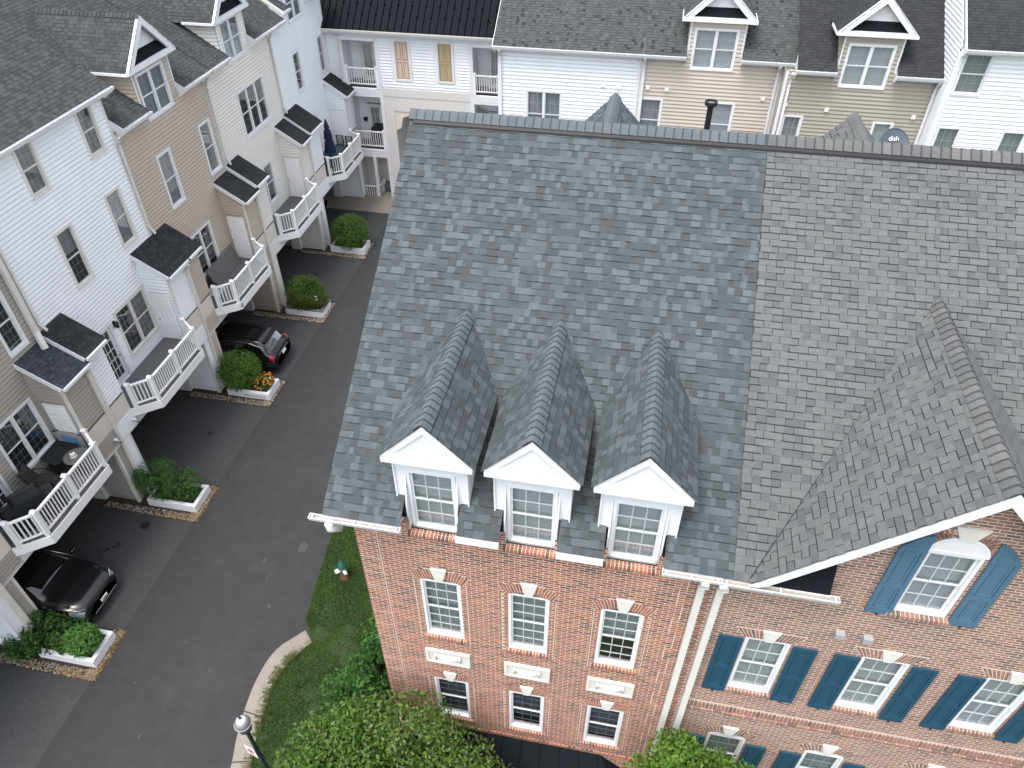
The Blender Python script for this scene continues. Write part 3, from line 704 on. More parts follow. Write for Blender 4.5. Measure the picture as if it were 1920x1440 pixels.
    for s_ in (-1, 1):
        fr = Frame((x + s_ * hb, 7.42, zb), (0, 1, 0), (s_ * math.sin(ph), 0, math.cos(ph)), (-s_ * math.cos(ph), 0, math.sin(ph)))
        shingles(PS, fr, vl_ - .05, lambda v: 0, lambda v: yb(zb + v * math.sin(ph)) - 7.42, .136, 'lam', NEW)
    PS.flush(dro, 40, 'shingle_courses')
    ridge_caps(dro, Frame((x, 7.42, zr + .012), (0, 1, 0), (1, 0, 0)), yb(zr) - 7.42 + .08, CAPN, .15, .135, .125)
roofh = [(x - .50 + 4.68, x + .50 + 4.68, -.1, .60) for x in XC] + [(x - .52 + 4.68, x + .52 + 4.68, .5, 2.0) for x in XC]
r1 = sheet(FR(-4.68), 0, 6.78, 0, SLEN, roofh, 0).build('roof', 'roof_felt', H1)
PS = Pieces('shingle', 'shingle'); shingles(PS, FR(-4.68), SLEN - .10, lambda v: 0, lambda v: 6.78, .136, 'lam', NEW, [(h[0] + .02, h[1] - .02, h[2], h[3]) for h in roofh]); PS.flush(r1, 200, 'shingle_courses')
MB().add([(-4.68, RY, RZ), (2.1, RY, RZ), (2.1, RY + 6.6, RZ - 4.28), (-4.68, RY + 6.6, RZ - 4.28)], [(0, 1, 2, 3)]).build('rear_roof', 'roof_felt', H1)
MB().dz([(EY - .01, EZ - .05), (EY + .02, EZ - .16), (RY, RZ - .16), (RY, RZ - .05)], -4.655, -4.62).build('rake_board', 'white_trim', H1)
for a, b in ((-4.7, -3.33), (-2.33, -1.655), (-.655, .05), (1.05, 2.1)): MB().add([(a, EY, EZ - .02), (b, EY, EZ - .02), (b, 7.46, EZ - .12), (a, 7.46, EZ - .12)], [(0, 1, 2, 3)]).build('soffit', 'white_trim', H1)
# ridge: vent strip and caps
MB().dz([(RY - .25, RZ - .135), (RY - .24, RZ - .105), (RY, RZ + .045), (RY, RZ - .02)], -4.60, 2.1).build('ridge_vent', 'black_trim', H1)
ridge_caps(H1, Frame((-4.70, RY, RZ + .062), (1, 0, 0), (0, 1, 0)), 6.8, CAPN, .165, .19, .135)
for k in range(3):
    a, b = [(-4.90, -3.30), (-2.36, -1.63), (-.68, .08)][k]
    if k == 0: gutter(H1, FB, a, b, 11.485, .272, .10, debris=True)
    else: MB(FB).box(a, b, .28, .33, 11.36, 11.50).build('fascia', 'white_trim', H1)
MB(FB).box(-4.68, -3.30, .265, .295, 11.34, 11.50).build('fascia', 'white_trim', H1)
gutter(H1, FB, 1.02, 1.93, 11.485, .272, .10, debris=True)
MB(FB).box(1.02, 1.95, .265, .295, 11.34, 11.50).build('fascia', 'white_trim', H1)
MB().tube([(-4.55, 7.09, 11.38), (-4.55, 7.10, 11.25), (-4.50, 7.30, 11.02)], .075, 12).build('downspout_elbow', 'white_trim', H1, smooth=True)
downspout(H1, FB, [(1.70, .36, 11.38), (1.72, .33, 11.26), (1.72, .10, 11.02), (1.72, .09, 7.4), (1.72, .09, .2)], .115)
# rear cross gable seen over the ridge, vent pipe
def rear_gable(root, xg, zr, y1, hb, colors, caps, m, style):
    zb = zr - hb; ph = math.pi / 4; o = MB(); o.add([(xg - hb, RY + .3, zb), (xg, RY + .3, zr), (xg + hb, RY + .3, zb), (xg - hb, y1, zb), (xg, y1, zr), (xg + hb, y1, zb)], [(0, 1, 4, 3), (1, 2, 5, 4), (3, 4, 5)])
    o = o.build('rear_dormer_roof', 'roof_felt', root); P = Pieces('shingle', m)
    for s_ in (-1, 1):
        fr = Frame((xg + s_ * hb, RY + .3, zb), (0, 1, 0), (s_ * math.sin(ph), 0, math.cos(ph)), (-s_ * math.cos(ph), 0, math.sin(ph)))
        shingles(P, fr, hb * 1.414 - .03, lambda v: 0, lambda v: y1 - RY - .3, .142, style, colors)
    P.flush(o, 20, 'shingle_courses'); ridge_caps(o, Frame((xg, y1 + .05, zr + .012), (0, -1, 0), (1, 0, 0)), y1 - RY - .3, caps, .15, .135, .125, m=m)
rear_gable(H1, -.86, 15.62, 16.05, 1.1, NEW, CAPN, 'shingle', 'lam')
vp = MB().lathe((1.07, 15.0, 14.9), [(.058, 0), (.058, .98), (.08, 1.0), (.125, 1.03), (.125, 1.10), (.10, 1.10), (.095, 1.06)], 20).build('vent_pipe', 'black_trim', H1, smooth=False)
MB().lathe((1.07, 15.0, 15.93), [(.09, 0), (.09, .035)], 20).build('vent_cap', 'globe_grey', vp)
# black standing-seam roof over the ground-floor entrance
pr = MB(FB); pr.add([(-3.2, .02, 3.62), (.6, .02, 3.62), (1.75, 1.5, 2.55), (-4.2, 1.5, 2.55), (1.75, .02, 2.55), (-4.2, .02, 2.55)], [(0, 1, 2, 3), (1, 4, 2), (0, 3, 5)])
pr = pr.build('porch_roof', 'black_metal', H1)
for k in range(9):
    x0 = -3.0 + k * .44; x1 = x0 + (x0 + 1.2) * .28
    MB(FB).tube([(x0, .03, 3.64), (x1, 1.5, 2.57)], .016, 6).build('standing_seam', 'black_metal', pr)
brick_sill(H1, FB, -4.2, 1.45, 3.80, BR1, .09, 'belt_brick', .035, .1)
MB(FB).box(-3.9, 1.3, .05, 1.35, .1, 2.5).build('entrance_bay', 'black_trim', H1)

# ------------------------------------------------------------------ right brick house
H2 = thing('brick_townhouse', 'pink brick townhouse with worn grey shingle roof, big front gable and blue shutters', 'house', (5, 7.45, 0))
MB().box(1.96, 9.5, 7.70, 20.3, 0, 11.45).build('wall_core', 'mortar', H2)
GX, GZ = 5.07, 14.30
op2 = []; holes2 = []
for x in (3.095, 5.05, 7.05):
    for z0, z1, hw_ in ((7.72, 9.52, .385), (3.9, 5.76, .385)):
        op2.append(rect(x - hw_, x + hw_, z0 - .115, z1)); holes2.append((x - hw_, x + hw_, z0, z1))
    op2.append(arch_pieces(H2, FB, x, 9.52, .42, .25, BR2, 'flat', 0, 6, split=True, spread=.16, keyw=.10))
    op2.append(arch_pieces(H2, FB, x, 5.70, .43, .25, BR2, 'segment', .13, 6))
op2.append(rect(4.655, 5.445, 10.87, 12.54)); holes2.append((4.655, 5.445, 10.98, 12.9))
op2.append(arch_pieces(H2, FB, GX - .02, 12.52, .44, .19, BR2, 'round', .40, 11, split=False, keyw=.10))
op2.append(rect(1.9, 9.6, 6.66, 6.98))
def gbase(z):
    if z < 11.05: return [(1.96, 9.4)]
    h = 14.02 - z
    return [(max(3.56, GX - h), min(6.6, GX + h))] if h > .05 else []
mb = sheet(FB, 1.95, 9.5, 0, 11.05, holes2, 0)
zz = [11.05 + i * .1 for i in range(31)]
for a, b in zip(zz[:-1], zz[1:]):
    h = min(14.06 - b, 3.0)
    if h > 0:
        segs = [(max(3.55, GX - h), min(6.6, GX + h))]
        if b > 11.06 and a < 12.86: segs = [(segs[0][0], 4.655), (5.445, segs[0][1])]
        for x0, x1 in segs:
            if x1 > x0: mb.add([(x0, 0, a), (x1, 0, a), (x1, 0, b), (x0, 0, b)], [(0, 1, 2, 3)])
mb.build('wall', 'mortar', H2)
op2.append(rect(4.30, 4.30, 0, 1))
PB = Pieces('brick', 'brick'); lay_bricks(PB, FB, 2.8, 14.0, gbase, op2, BR2); PB.flush(H2, 300, 'brick_courses')
brick_sill(H2, FB, 2.0, 9.4, 6.98, BR2, .21, 'belt_brick', .03, .0756); brick_sill(H2, FB, 2.0, 9.4, 6.755, BR2, .075, 'belt_brick', .045, .203)
for i, x in enumerate((3.095, 5.05, 7.05)):
    window(H2, FB, x - .385, x + .385, 7.72, 9.52, .05, .0, .11, rows=2, back='blind', sill=False); brick_sill(H2, FB, x - .44, x + .44, 7.72, BR2)
    window(H2, FB, x - .385, x + .385, 3.9, 5.68, .05, .0, .11, rows=2, back='drape', arch=.11, sill=False, gtrim='white_trim')
    for s_ in (-1, 1):
        for z0, z1 in ((7.60, 9.50), (3.8, 5.55)): shutter(H2, x + s_ * .63 - .205, x + s_ * .63 + .205, z0, z1, 'blue_shutter')
window(H2, FB, 4.655, 5.445, 10.98, 12.54, .055, .005, .10, rows=2, back='blind', sill=False); brick_sill(H2, FB, 4.58, 5.5, 10.98, BR2, .12, out=.09)
MB(FB).sz([(GX - .02 - .42, 12.52)] + [(GX - .02 - .42 * math.cos(math.pi * i / 16), 12.52 + .38 * math.sin(math.pi * i / 16)) for i in range(1, 16)] + [(GX - .02 + .42, 12.52)], -.05, .008).build('arched_panel', 'white_trim', H2)
MB(FB).ring([(GX - .02 - .43 * math.cos(math.pi * i / 16), 12.53 + .39 * math.sin(math.pi * i / 16)) for i in range(17)], [(GX - .02 - .36 * math.cos(math.pi * i / 16), 12.58 + .29 * math.sin(math.pi * i / 16)) for i in range(17)], lambda q, d: (q[0], d, q[1]), .008, .018).build('panel_moulding', 'white_trim', H2)
shutter(H2, 4.26, 4.65, 10.90, 12.92, 'faded_shutter', .36); shutter(H2, 5.50, 5.90, 10.90, 12.92, 'faded_shutter', .36)
vent_hood(H2, FB, 4.11, 10.18, 'dish_grey'); vent_hood(H2, FB, 4.55, 10.18, 'dish_grey')
for v in [o for o in H2.children if o.name.startswith('wall_vent')]: v.data.materials[0] = M['grey_plastic']
# main roof with the valley of the front gable
tn = (RZ - EZ) / (RY - EY); YV = EY + (GZ - EZ) / tn; vg = (YV - EY) / math.cos(TH)
r2 = MB(FR(0)); r2.add([(2.105, 0, 0), (2.35, 0, 0), (GX, 0, vg), (2 * GX - 2.35, 0, 0), (9.6, 0, 0), (9.6, 0, SLEN), (2.105, 0, SLEN)], [(0, 1, 2, 6), (2, 3, 4, 5), (2, 5, 6)])
r2 = r2.build('roof', 'roof_felt', H2); PS = Pieces('shingle', 'old_shingle')
vx = lambda v: (2.40 + (GX - 2.40) * v / vg) if v < vg else GX
shingles(PS, FR(0), SLEN - .10, lambda v: 2.105, vx, .128, 'tab', OLDT)
shingles(PS, FR(0), SLEN - .10, lambda v: 2 * GX - vx(v), lambda v: 9.6, .128, 'tab', OLDT)
PS.flush(r2, 180, 'shingle_courses')
gph = math.atan2(GZ - EZ - .05, GX - 2.35); gl = math.hypot(GX - 2.35, GZ - EZ - .05)
gr = MB(); gr.add([(2.35, 7.08, EZ + .05), (GX, 7.08, GZ), (2 * GX - 2.35, 7.08, EZ + .05), (2.35, EY + .1, EZ + .05), (GX, YV, GZ), (2 * GX - 2.35, EY + .1, EZ + .05)], [(0, 1, 4, 3), (1, 2, 5, 4)])
gr = gr.build('gable_roof', 'roof_felt', H2); PS = Pieces('shingle', 'old_shingle')
for s_ in (-1, 1):
    fr = Frame((GX + s_ * (GX - 2.35), 7.07, EZ + .05), (0, 1, 0), (s_ * math.sin(gph), 0, math.cos(gph)), (-s_ * math.cos(gph), 0, math.sin(gph)))
    shingles(PS, fr, gl - .06, lambda v: 0, lambda v: .08 + (YV - EY) * v / gl, .128, 'tab', OLDT)
PS.flush(gr, 120, 'shingle_courses')
ridge_caps(gr, Frame((GX, 7.07, GZ + .015), (0, 1, 0), (1, 0, 0)), YV - 7.07 + .1, CAPO, .15, .15, .15, m='old_shingle')
for s_ in (-1, 1):                                # rake boards of the gable
    pts = [(GX + s_ * 2.74, 11.50), (GX, GZ - .02), (GX, GZ - .27), (GX + s_ * 2.44, 11.60 - .0), (GX + s_ * 2.60, 11.50)]
    MB(FB).sz(pts, .33, .37).build('rake_board', 'white_trim', H2)
    MB(FB).sz([(GX + s_ * 2.62, 11.52), (GX, GZ - .13), (GX, GZ - .16), (GX + s_ * 2.58, 11.50)], .0, .33).build('rake_soffit', 'white_trim', H2)
MB(FB).add([(2.45, .28, 11.46), (3.56, .28, 11.46), (3.56, -.02, 12.55), (3.56, .06, 12.02), (2.6, .20, 11.55)], [(0, 1, 3, 4)]).build('cricket_panel', 'black_metal', H2)
MB(FB).sz([(2.40, 11.30), (3.56, 11.30), (3.56, 12.60), (2.5, 11.55)], -.03, .01).build('cricket_back', 'black_metal', H2)
gutter(H2, FB, 1.95, 3.70, 11.47, .272, .10, debris=True); MB(FB).box(1.96, 3.56, .20, .29, 11.30, 11.47).build('fascia', 'cream_trim', H2)
downspout(H2, FB, [(1.98, .36, 11.38), (2.02, .33, 11.26), (2.02, .10, 11.02), (2.02, .09, 7.4), (2.02, .09, .2)], .115)
MB().add([(2.1, RY, RZ), (9.6, RY, RZ), (9.6, RY + 6.6, RZ - 4.28), (2.1, RY + 6.6, RZ - 4.28)], [(0, 1, 2, 3)]).build('rear_roof', 'roof_felt', H2)
MB().dz([(RY - .25, RZ - .135), (RY - .24, RZ - .105), (RY, RZ + .045), (RY, RZ - .02)], 2.1, 9.5).build('ridge_vent', 'black_trim', H2)
ridge_caps(H2, Frame((2.1, RY, RZ + .062), (1, 0, 0), (0, 1, 0)), 7.4, CAPO, .165, .19, .135, m='old_shingle')
rear_gable(H2, 4.02, 15.60, 15.95, 1.2, OLDT, CAPO, 'old_shingle', 'tab')

# ================================================================== SIDING HOUSES
SLOPE = .65; ST = math.atan(SLOPE)
def roof_plane(root, fr, s0, s1, eave, colors, holes=(), depth=6.2, m='old_shingle', style='tab', n_ind=60, exp=.14, over=.36, rake=(True, True), trim='white_trim', tab=.305, left=None, right=None):
    rf = fr.sub((0, over, eave), (1, 0, 0), (0, math.sin(ST), math.cos(ST)), (0, -math.cos(ST), math.sin(ST))); vl = depth / math.cos(ST)
    r = sheet(rf, s0, s1, 0, vl, holes, 0).build('roof', 'roof_felt', root)
    P = Pieces('shingle', m); shingles(P, rf, vl, lambda v: s0, lambda v: s1, exp, style, colors, holes, tab=tab); P.flush(r, n_ind, 'shingle_courses')
    for s_, on in ((s0, rake[0]), (s1, rake[1])):
        if on: MB(fr).dz([(over, eave - .03), (over, eave - .2), (over - depth, eave - .2 + depth * SLOPE), (over - depth, eave - .03 + depth * SLOPE)], s_ - .03, s_ + .005).build('rake_board', trim, root)
    return r
def eave_trim(root, fr, s0, s1, eave, trim='white_trim', over=.36):
    MB(fr).dz([(over - .02, eave - .03), (over - .02, eave - .20), (0.0, eave - .24), (0.0, eave - .19)], s0, s1).build('soffit', trim, root)
    for s_ in (s0, s1): MB(fr).dz([(over - .01, eave - .005), (over - .01, eave - .20), (0.0, eave - .42), (-.35, eave - .42), (-.35, eave + .44)], s_ - .012, s_ + .012).build('eave_return', trim, root)
    gutter(root, fr, s0 - .02, s1 + .02, eave - .02, over - .015, .11, trim, hangers=True)
def gable_dormer(root, fr, sc, eave, hw, hb, zb, zr, colors, siding, win, trim='white_trim', over=.36, front=.25, m='old_shingle', tab=.305, exp=.14, n_ind=60, boards_exp=.145, z00=0, back='blind'):
    """wall dormer flush with the facade, with pediment"""
    w0, w1, wz0, wz1, units = win
    dm = MB(fr); dm.box(sc - hw, w0, -.03, 0, eave - .25, zb + .02); dm.box(w1, sc + hw, -.03, 0, eave - .25, zb + .02); dm.box(w0, w1, -.03, 0, wz1, zb + .02)
    dw = dm.build('dormer_wall', siding, root)
    P = Pieces('siding_board', siding); boards(P, fr, sc - hw, sc + hw, eave - .2, zb, [(w0, w1, 0, wz1)], boards_exp)
    for s_ in (-1, 1):
        dd = lambda z: (0, (z - eave) / SLOPE - over + .05)
        cf = fr.sub((sc + s_ * hw, 0, 0), (0, -1, 0), (s_, 0, 0))
        boards(P, cf, 0, 2, eave + .1, zb, (), boards_exp, lim=lambda z: (0, max(.001, (z - eave) / SLOPE - over)))
        MB(fr).dz([(0, eave - .1), (0, zb), (over - (zb - eave) / SLOPE, zb)], sc + s_ * hw - .01, sc + s_ * hw + .01).build('dormer_cheek', siding, dw)
        MB(fr).box(sc + s_ * hw - .06 * (s_ > 0), sc + s_ * hw + .06 * (s_ < 0), .0, .035, eave - .05, zb).build('corner_board', trim, dw)
    P.flush(dw, 80)
    window(root, fr, w0, w1, wz0, wz1, .085, .04, .09, units=units, rows=2, back=back, trim=trim)
    ph = math.atan2(zr - zb, hb); vl = math.hypot(hb, zr - zb); dep = lambda z: front - (over - (z - eave) / SLOPE)
    ro = MB(fr); ro.add([(sc - hb, front, zb), (sc, front, zr), (sc + hb, front, zb), (sc - hb, front - dep(zb), zb), (sc, front - dep(zr), zr), (sc + hb, front - dep(zb), zb)], [(0, 1, 4, 3), (1, 2, 5, 4)])
    ro = ro.build('dormer_roof', 'roof_felt', root); P = Pieces('shingle', m)
    for s_ in (-1, 1):
        sf = fr.sub((sc + s_ * hb, front + .01, zb), (0, -1, 0), (s_ * math.sin(ph), 0, math.cos(ph)), (-s_ * math.cos(ph), 0, math.sin(ph)))
        shingles(P, sf, vl - .05, lambda v: 0, lambda v: dep(zb + v * math.sin(ph)), exp, 'tab', colors, tab=tab)
    P.flush(ro, n_ind, 'shingle_courses')
    ridge_caps(ro, fr.sub((sc, front, zr + .01), (0, -1, 0), (1, 0, 0)), dep(zr), colors, .16, .13, .12, m=m)
    # pediment: rake boards and base band around a recessed white panel with a little black roof
    pd = MB(fr); k = .20
    o_ = [(sc - hb - .02, zb - .04), (sc + hb + .02, zb - .04), (sc + hb + .02, zb + .05), (sc, zr + .02), (sc - hb - .02, zb + .05)]
    i_ = [(sc - hb + .40, zb + .14), (sc + hb - .40, zb + .14), (sc + hb - .42, zb + .17), (sc, zr - .30), (sc - hb + .42, zb + .17)]
    pd.ring(o_, i_, lambda q, d: (q[0], d, q[1]), front - .10, front)
    pd = pd.build('pediment', trim, root)
    MB(fr).sz([(sc - hb + .2, zb), (sc + hb - .2, zb), (sc, zr - .12)], front - .32, front - .26).build('pediment_panel', trim, pd)
    sk = MB(fr); wl = hb - .36; sk.add([(sc - wl, front - .08, zb + .15), (sc + wl, front - .08, zb + .15), (sc + wl * .72, front - .26, zb + .48), (sc - wl * .72, front - .26, zb + .48)], [(0, 1, 2, 3)])
    sk = sk.build('pediment_skirt_roof', 'black_metal', pd)
    for t in (-.6, -.2, .2, .6): MB(fr).tube([(sc + wl * t, front - .085, zb + .155), (sc + wl * t * .72, front - .26, zb + .49)], .012, 5).build('standing_seam', 'black_metal', pd)
    MB(fr).box(sc - hb, sc + hb, -.0, front - .09, zb - .03, zb - .01).build('dormer_soffit', trim, pd)
    for s_ in (-1, 1): MB(fr).box(sc + s_ * hb - .02, sc + s_ * hb + .02, -1.2, front - .1, zb - .06, zb + .03).build('dormer_fascia', trim, pd)

def siding_wall(root, fr, s0, s1, z0, z1, holes, siding, exp, n_ind=300):
    sheet(fr, s0, s1, z0, z1, holes, 0).build('wall', siding, root)
    P = Pieces('siding_board', siding); boards(P, fr, s0 + .09, s1 - .09, z0, z1 - .02, holes, exp); P.flush(root, n_ind)
def corner(root, fr, s, z0, z1, w=.10, m='cream_trim'): MB(fr).box(s - w / 2, s + w / 2, -.01, .032, z0, z1).build('corner_board', m, root)

FL = Frame((-18, 0, 0), (0, 1, 0), (1, 0, 0))
def railing(parent, fr, pts, z0, top=.98, first=True, last=True, step=.115):
    """posts with caps, top and bottom rails, balusters"""
    for i, p in enumerate(pts):
        if (i == 0 and not first) or (i == len(pts) - 1 and not last): continue
        s, d = p
        MB(fr).box(s - .06, s + .06, d - .06, d + .06, z0 - .12, z0 + top + .04).build('railing_post', 'white_paint', parent)
        MB(fr).sz([(s - .085, z0 + top + .04), (s + .085, z0 + top + .04), (s + .085, z0 + top + .065), (s, z0 + top + .12), (s - .085, z0 + top + .065)], d - .085, d + .085).build('post_cap', 'white_paint', parent)
    for a, b in zip(pts[:-1], pts[1:]):
        a = np.array(a, float); b = np.array(b, float); L = np.linalg.norm(b - a); u = (b - a) / L; a2 = a + u * .06; b2 = b - u * .06; L2 = L - .12; v = np.array([-u[1], u[0]])
        if L2 < .05: continue
        lf = fr.sub((a2[0], a2[1], 0), (u[0], u[1], 0), (v[0], v[1], 0))
        MB(lf).box(0, L2, -.04, .04, z0 + top - .06, z0 + top).build('top_rail', 'white_paint', parent)
        MB(lf).box(0, L2, -.03, .03, z0 + .10, z0 + .15).build('bottom_rail', 'white_paint', parent)
        n = max(1, int(L2 / step)); key = ('bal', round(top, 2)); me = CACHE.get(key)
        if me is None:
            b_ = MB(); b_.box(-.017, .017, -.017, .017, 0, top - .21); me = bpy.data.meshes.new('baluster'); me.from_pydata(b_.v, [], b_.f); me.materials.append(M['white_paint']); CACHE[key] = me
        for k in range(n):
            t = (k + .5) / n * L2; o = bpy.data.objects.new('baluster', me); link(o, parent); o.location = Vector(lf((t, 0, z0 + .15)))
def panel_door(root, fr, s0, s1, z0, z1, m='white_paint', name='door', d=.03):
    o = MB(fr).box(s0, s1, 0, d, z0, z1).build(name, m, root); w = s1 - s0; h = z1 - z0
    for i in range(2):
        a = s0 + w * (.12 + .44 * i); b = a + w * .32
        for f0, f1 in ((.08, .36), (.43, .74), (.81, .93)):
            MB(fr).ring([(a, z0 + h * f0), (b, z0 + h * f0), (b, z0 + h * f1), (a, z0 + h * f1)], [(a + .03, z0 + h * f0 + .03), (b - .03, z0 + h * f0 + .03), (b - .03, z0 + h * f1 - .03), (a + .03, z0 + h * f1 - .03)], lambda q, dd: (q[0], dd, q[1]), d, d + .012).build('door_panel', m, o)
    MB(fr).lathe((s0 + w * .09, d + .03, z0 + h * .45), [(.0, -.03), (.028, -.02), (.028, .02), (.0, .03)], 8).build('door_knob', 'chrome', o)
    return o
def french_door(root, fr, s0, s1, z0, z1, trim='white_trim', back='room', cols=3, rows=5):
    w = window(root, fr, s0, s1, z0, z1, .10, .03, .09, 1, cols, rows, back, trim, sill=False, split=.0001, sub=True)
    bpy.data.objects.remove(w)
    o = MB(fr).ring([(s0, z0), (s1, z0), (s1, z1), (s0, z1)], [(s0 + .09, z0 + .02), (s1 - .09, z0 + .02), (s1 - .09, z1 - .09), (s0 + .09, z1 - .09)], lambda q, d: (q[0], d, q[1]), -.09, .035).build('glass_door', trim, root)
    a0, a1, b0, b1 = s0 + .09, s1 - .09, z0 + .02, z1 - .09
    MB(fr).ring([(a0, b0), (a1, b0), (a1, b1), (a0, b1)], [(a0 + .11, b0 + .2), (a1 - .11, b0 + .2), (a1 - .11, b1 - .12), (a0 + .11, b1 - .12)], lambda q, d: (q[0], d, q[1]), -.07, -.03).build('door_leaf', trim, o)
    x0, x1, y0, y1 = a0 + .11, a1 - .11, b0 + .2, b1 - .12; pw = (x1 - x0) / cols; ph = (y1 - y0) / rows; g = MB(fr); me = pane_mesh(pw, ph); A = fr.A
    for i in range(1, cols): g.box(x0 + i * pw - .01, x0 + i * pw + .01, -.06, -.035, y0, y1)
    for j in range(1, rows): g.box(x0, x1, -.0595, -.0355, y0 + j * ph - .01, y0 + j * ph + .01)
    g.build('muntin', trim, o)
    for i in range(cols):
        for j in range(rows):
            p = fr((x0 + i * pw, -.05, y0 + j * ph)); q = bpy.data.objects.new('pane', me); link(q, o)
            q.matrix_basis = Matrix(((A[0][0], A[1][0], A[2][0], p[0]), (A[0][1], A[1][1], A[2][1], p[1]), (A[0][2], A[1][2], A[2][2], p[2]), (0, 0, 0, 1)))
    MB(fr).box(s0, s1, -.2, -.19, z0, z1).build('room_shade', 'room', o)
    if back != 'room': MB(fr).box(a0, a1, -.13, -.12, z0, z1).build('curtain', back, o)
    MB(fr).lathe((a1 - .06, .0, z0 + 1.0), [(0, -.03), (.028, -.02), (.028, .02), (0, .03)], 8).build('door_knob', 'chrome', o)
    return o

DECK = 3.5
def closet(root, fr, s0, s1, top, siding, colors, door=False, step_trim=False, panel=True, m='shingle'):
    """roofed store on the balcony, front at d=1.05; s0 side faces the camera"""
    fd = 1.05; zf = top - .68                       # roof height at the front
    rz = lambda d: top - .10 - d * .64
    MB(fr).dz([(0, 2.75), (fd, 2.75), (fd, rz(fd)), (0, rz(0))], s0 + .01, s1 - .01).build('closet_core', siding, root)
    P = Pieces('siding_board', siding)
    sf = fr.sub((s0, 0, 0), (0, 1, 0), (-1, 0, 0))
    dh = [(.12, .96, 3.4, DECK + 2.12)] if door else []
    boards(P, sf, 0, fd, DECK, rz(0), dh, .145, lim=lambda z: (0, min(fd, max(.001, (top - .10 - z) / .64))))
    ff = fr.sub((0, fd, 0), (1, 0, 0), (0, 1, 0))
    boards(P, ff, s0 + .09, s1 - .03, DECK + (.82 if panel else 0), rz(fd) - .02, (), .145); boards(P, ff, s0, s1, 2.78, DECK - .02, (), .145)
    P.flush(root, 120)
    MB(ff).box(s0 - .01, s0 + .11, -.09, .03, DECK - .05, rz(fd) - .05).build('corner_board', 'cream_trim', root)
    if panel:
        MB(ff).box(s0 + .13, s1 - .05, .0, .022, DECK + .02, DECK + .74).build('base_panel', 'panel_beige', root)
        MB(ff).box(s0 + .13, s1 - .05, .0, .012, DECK + .742, DECK + .815).build('base_gap', 'deck', root)
    if door: panel_door(root, sf, .14, .94, DECK + .02, DECK + 2.08)
    # roof
    ov = .25; ca = math.atan(.64); L = (fd + ov) / math.cos(ca)
    rf = fr.sub((0, fd + ov, top - (fd + ov) * .64), (1, 0, 0), (0, math.sin(ca), math.cos(ca)), (0, -math.cos(ca), math.sin(ca)))
    r = MB(rf); r.box(s0 - .08, s1 + (.0 if step_trim else .06), -.06, 0, 0, L); r = r.build('closet_roof', 'roof_felt', root)
    Pz = Pieces('shingle', m); shingles(Pz, rf, L, lambda v: s0 - .09, lambda v: s1 + (.01 if step_trim else .07), .14, 'tab', colors, tab=.29, butt=(.012, .012, .013)); Pz.flush(r, 60, 'shingle_courses')
    MB(rf).box(s0 - .11, s0 - .085, -.17, -.0, -.0, L).build('closet_rake', 'white_trim', root)
    MB(fr).box(s0 - .08, s1, fd + ov - .02, fd + ov + .08, top - (fd + ov) * .64 - .10, top - (fd + ov) * .64 - .01).build('closet_gutter', 'white_trim', root)

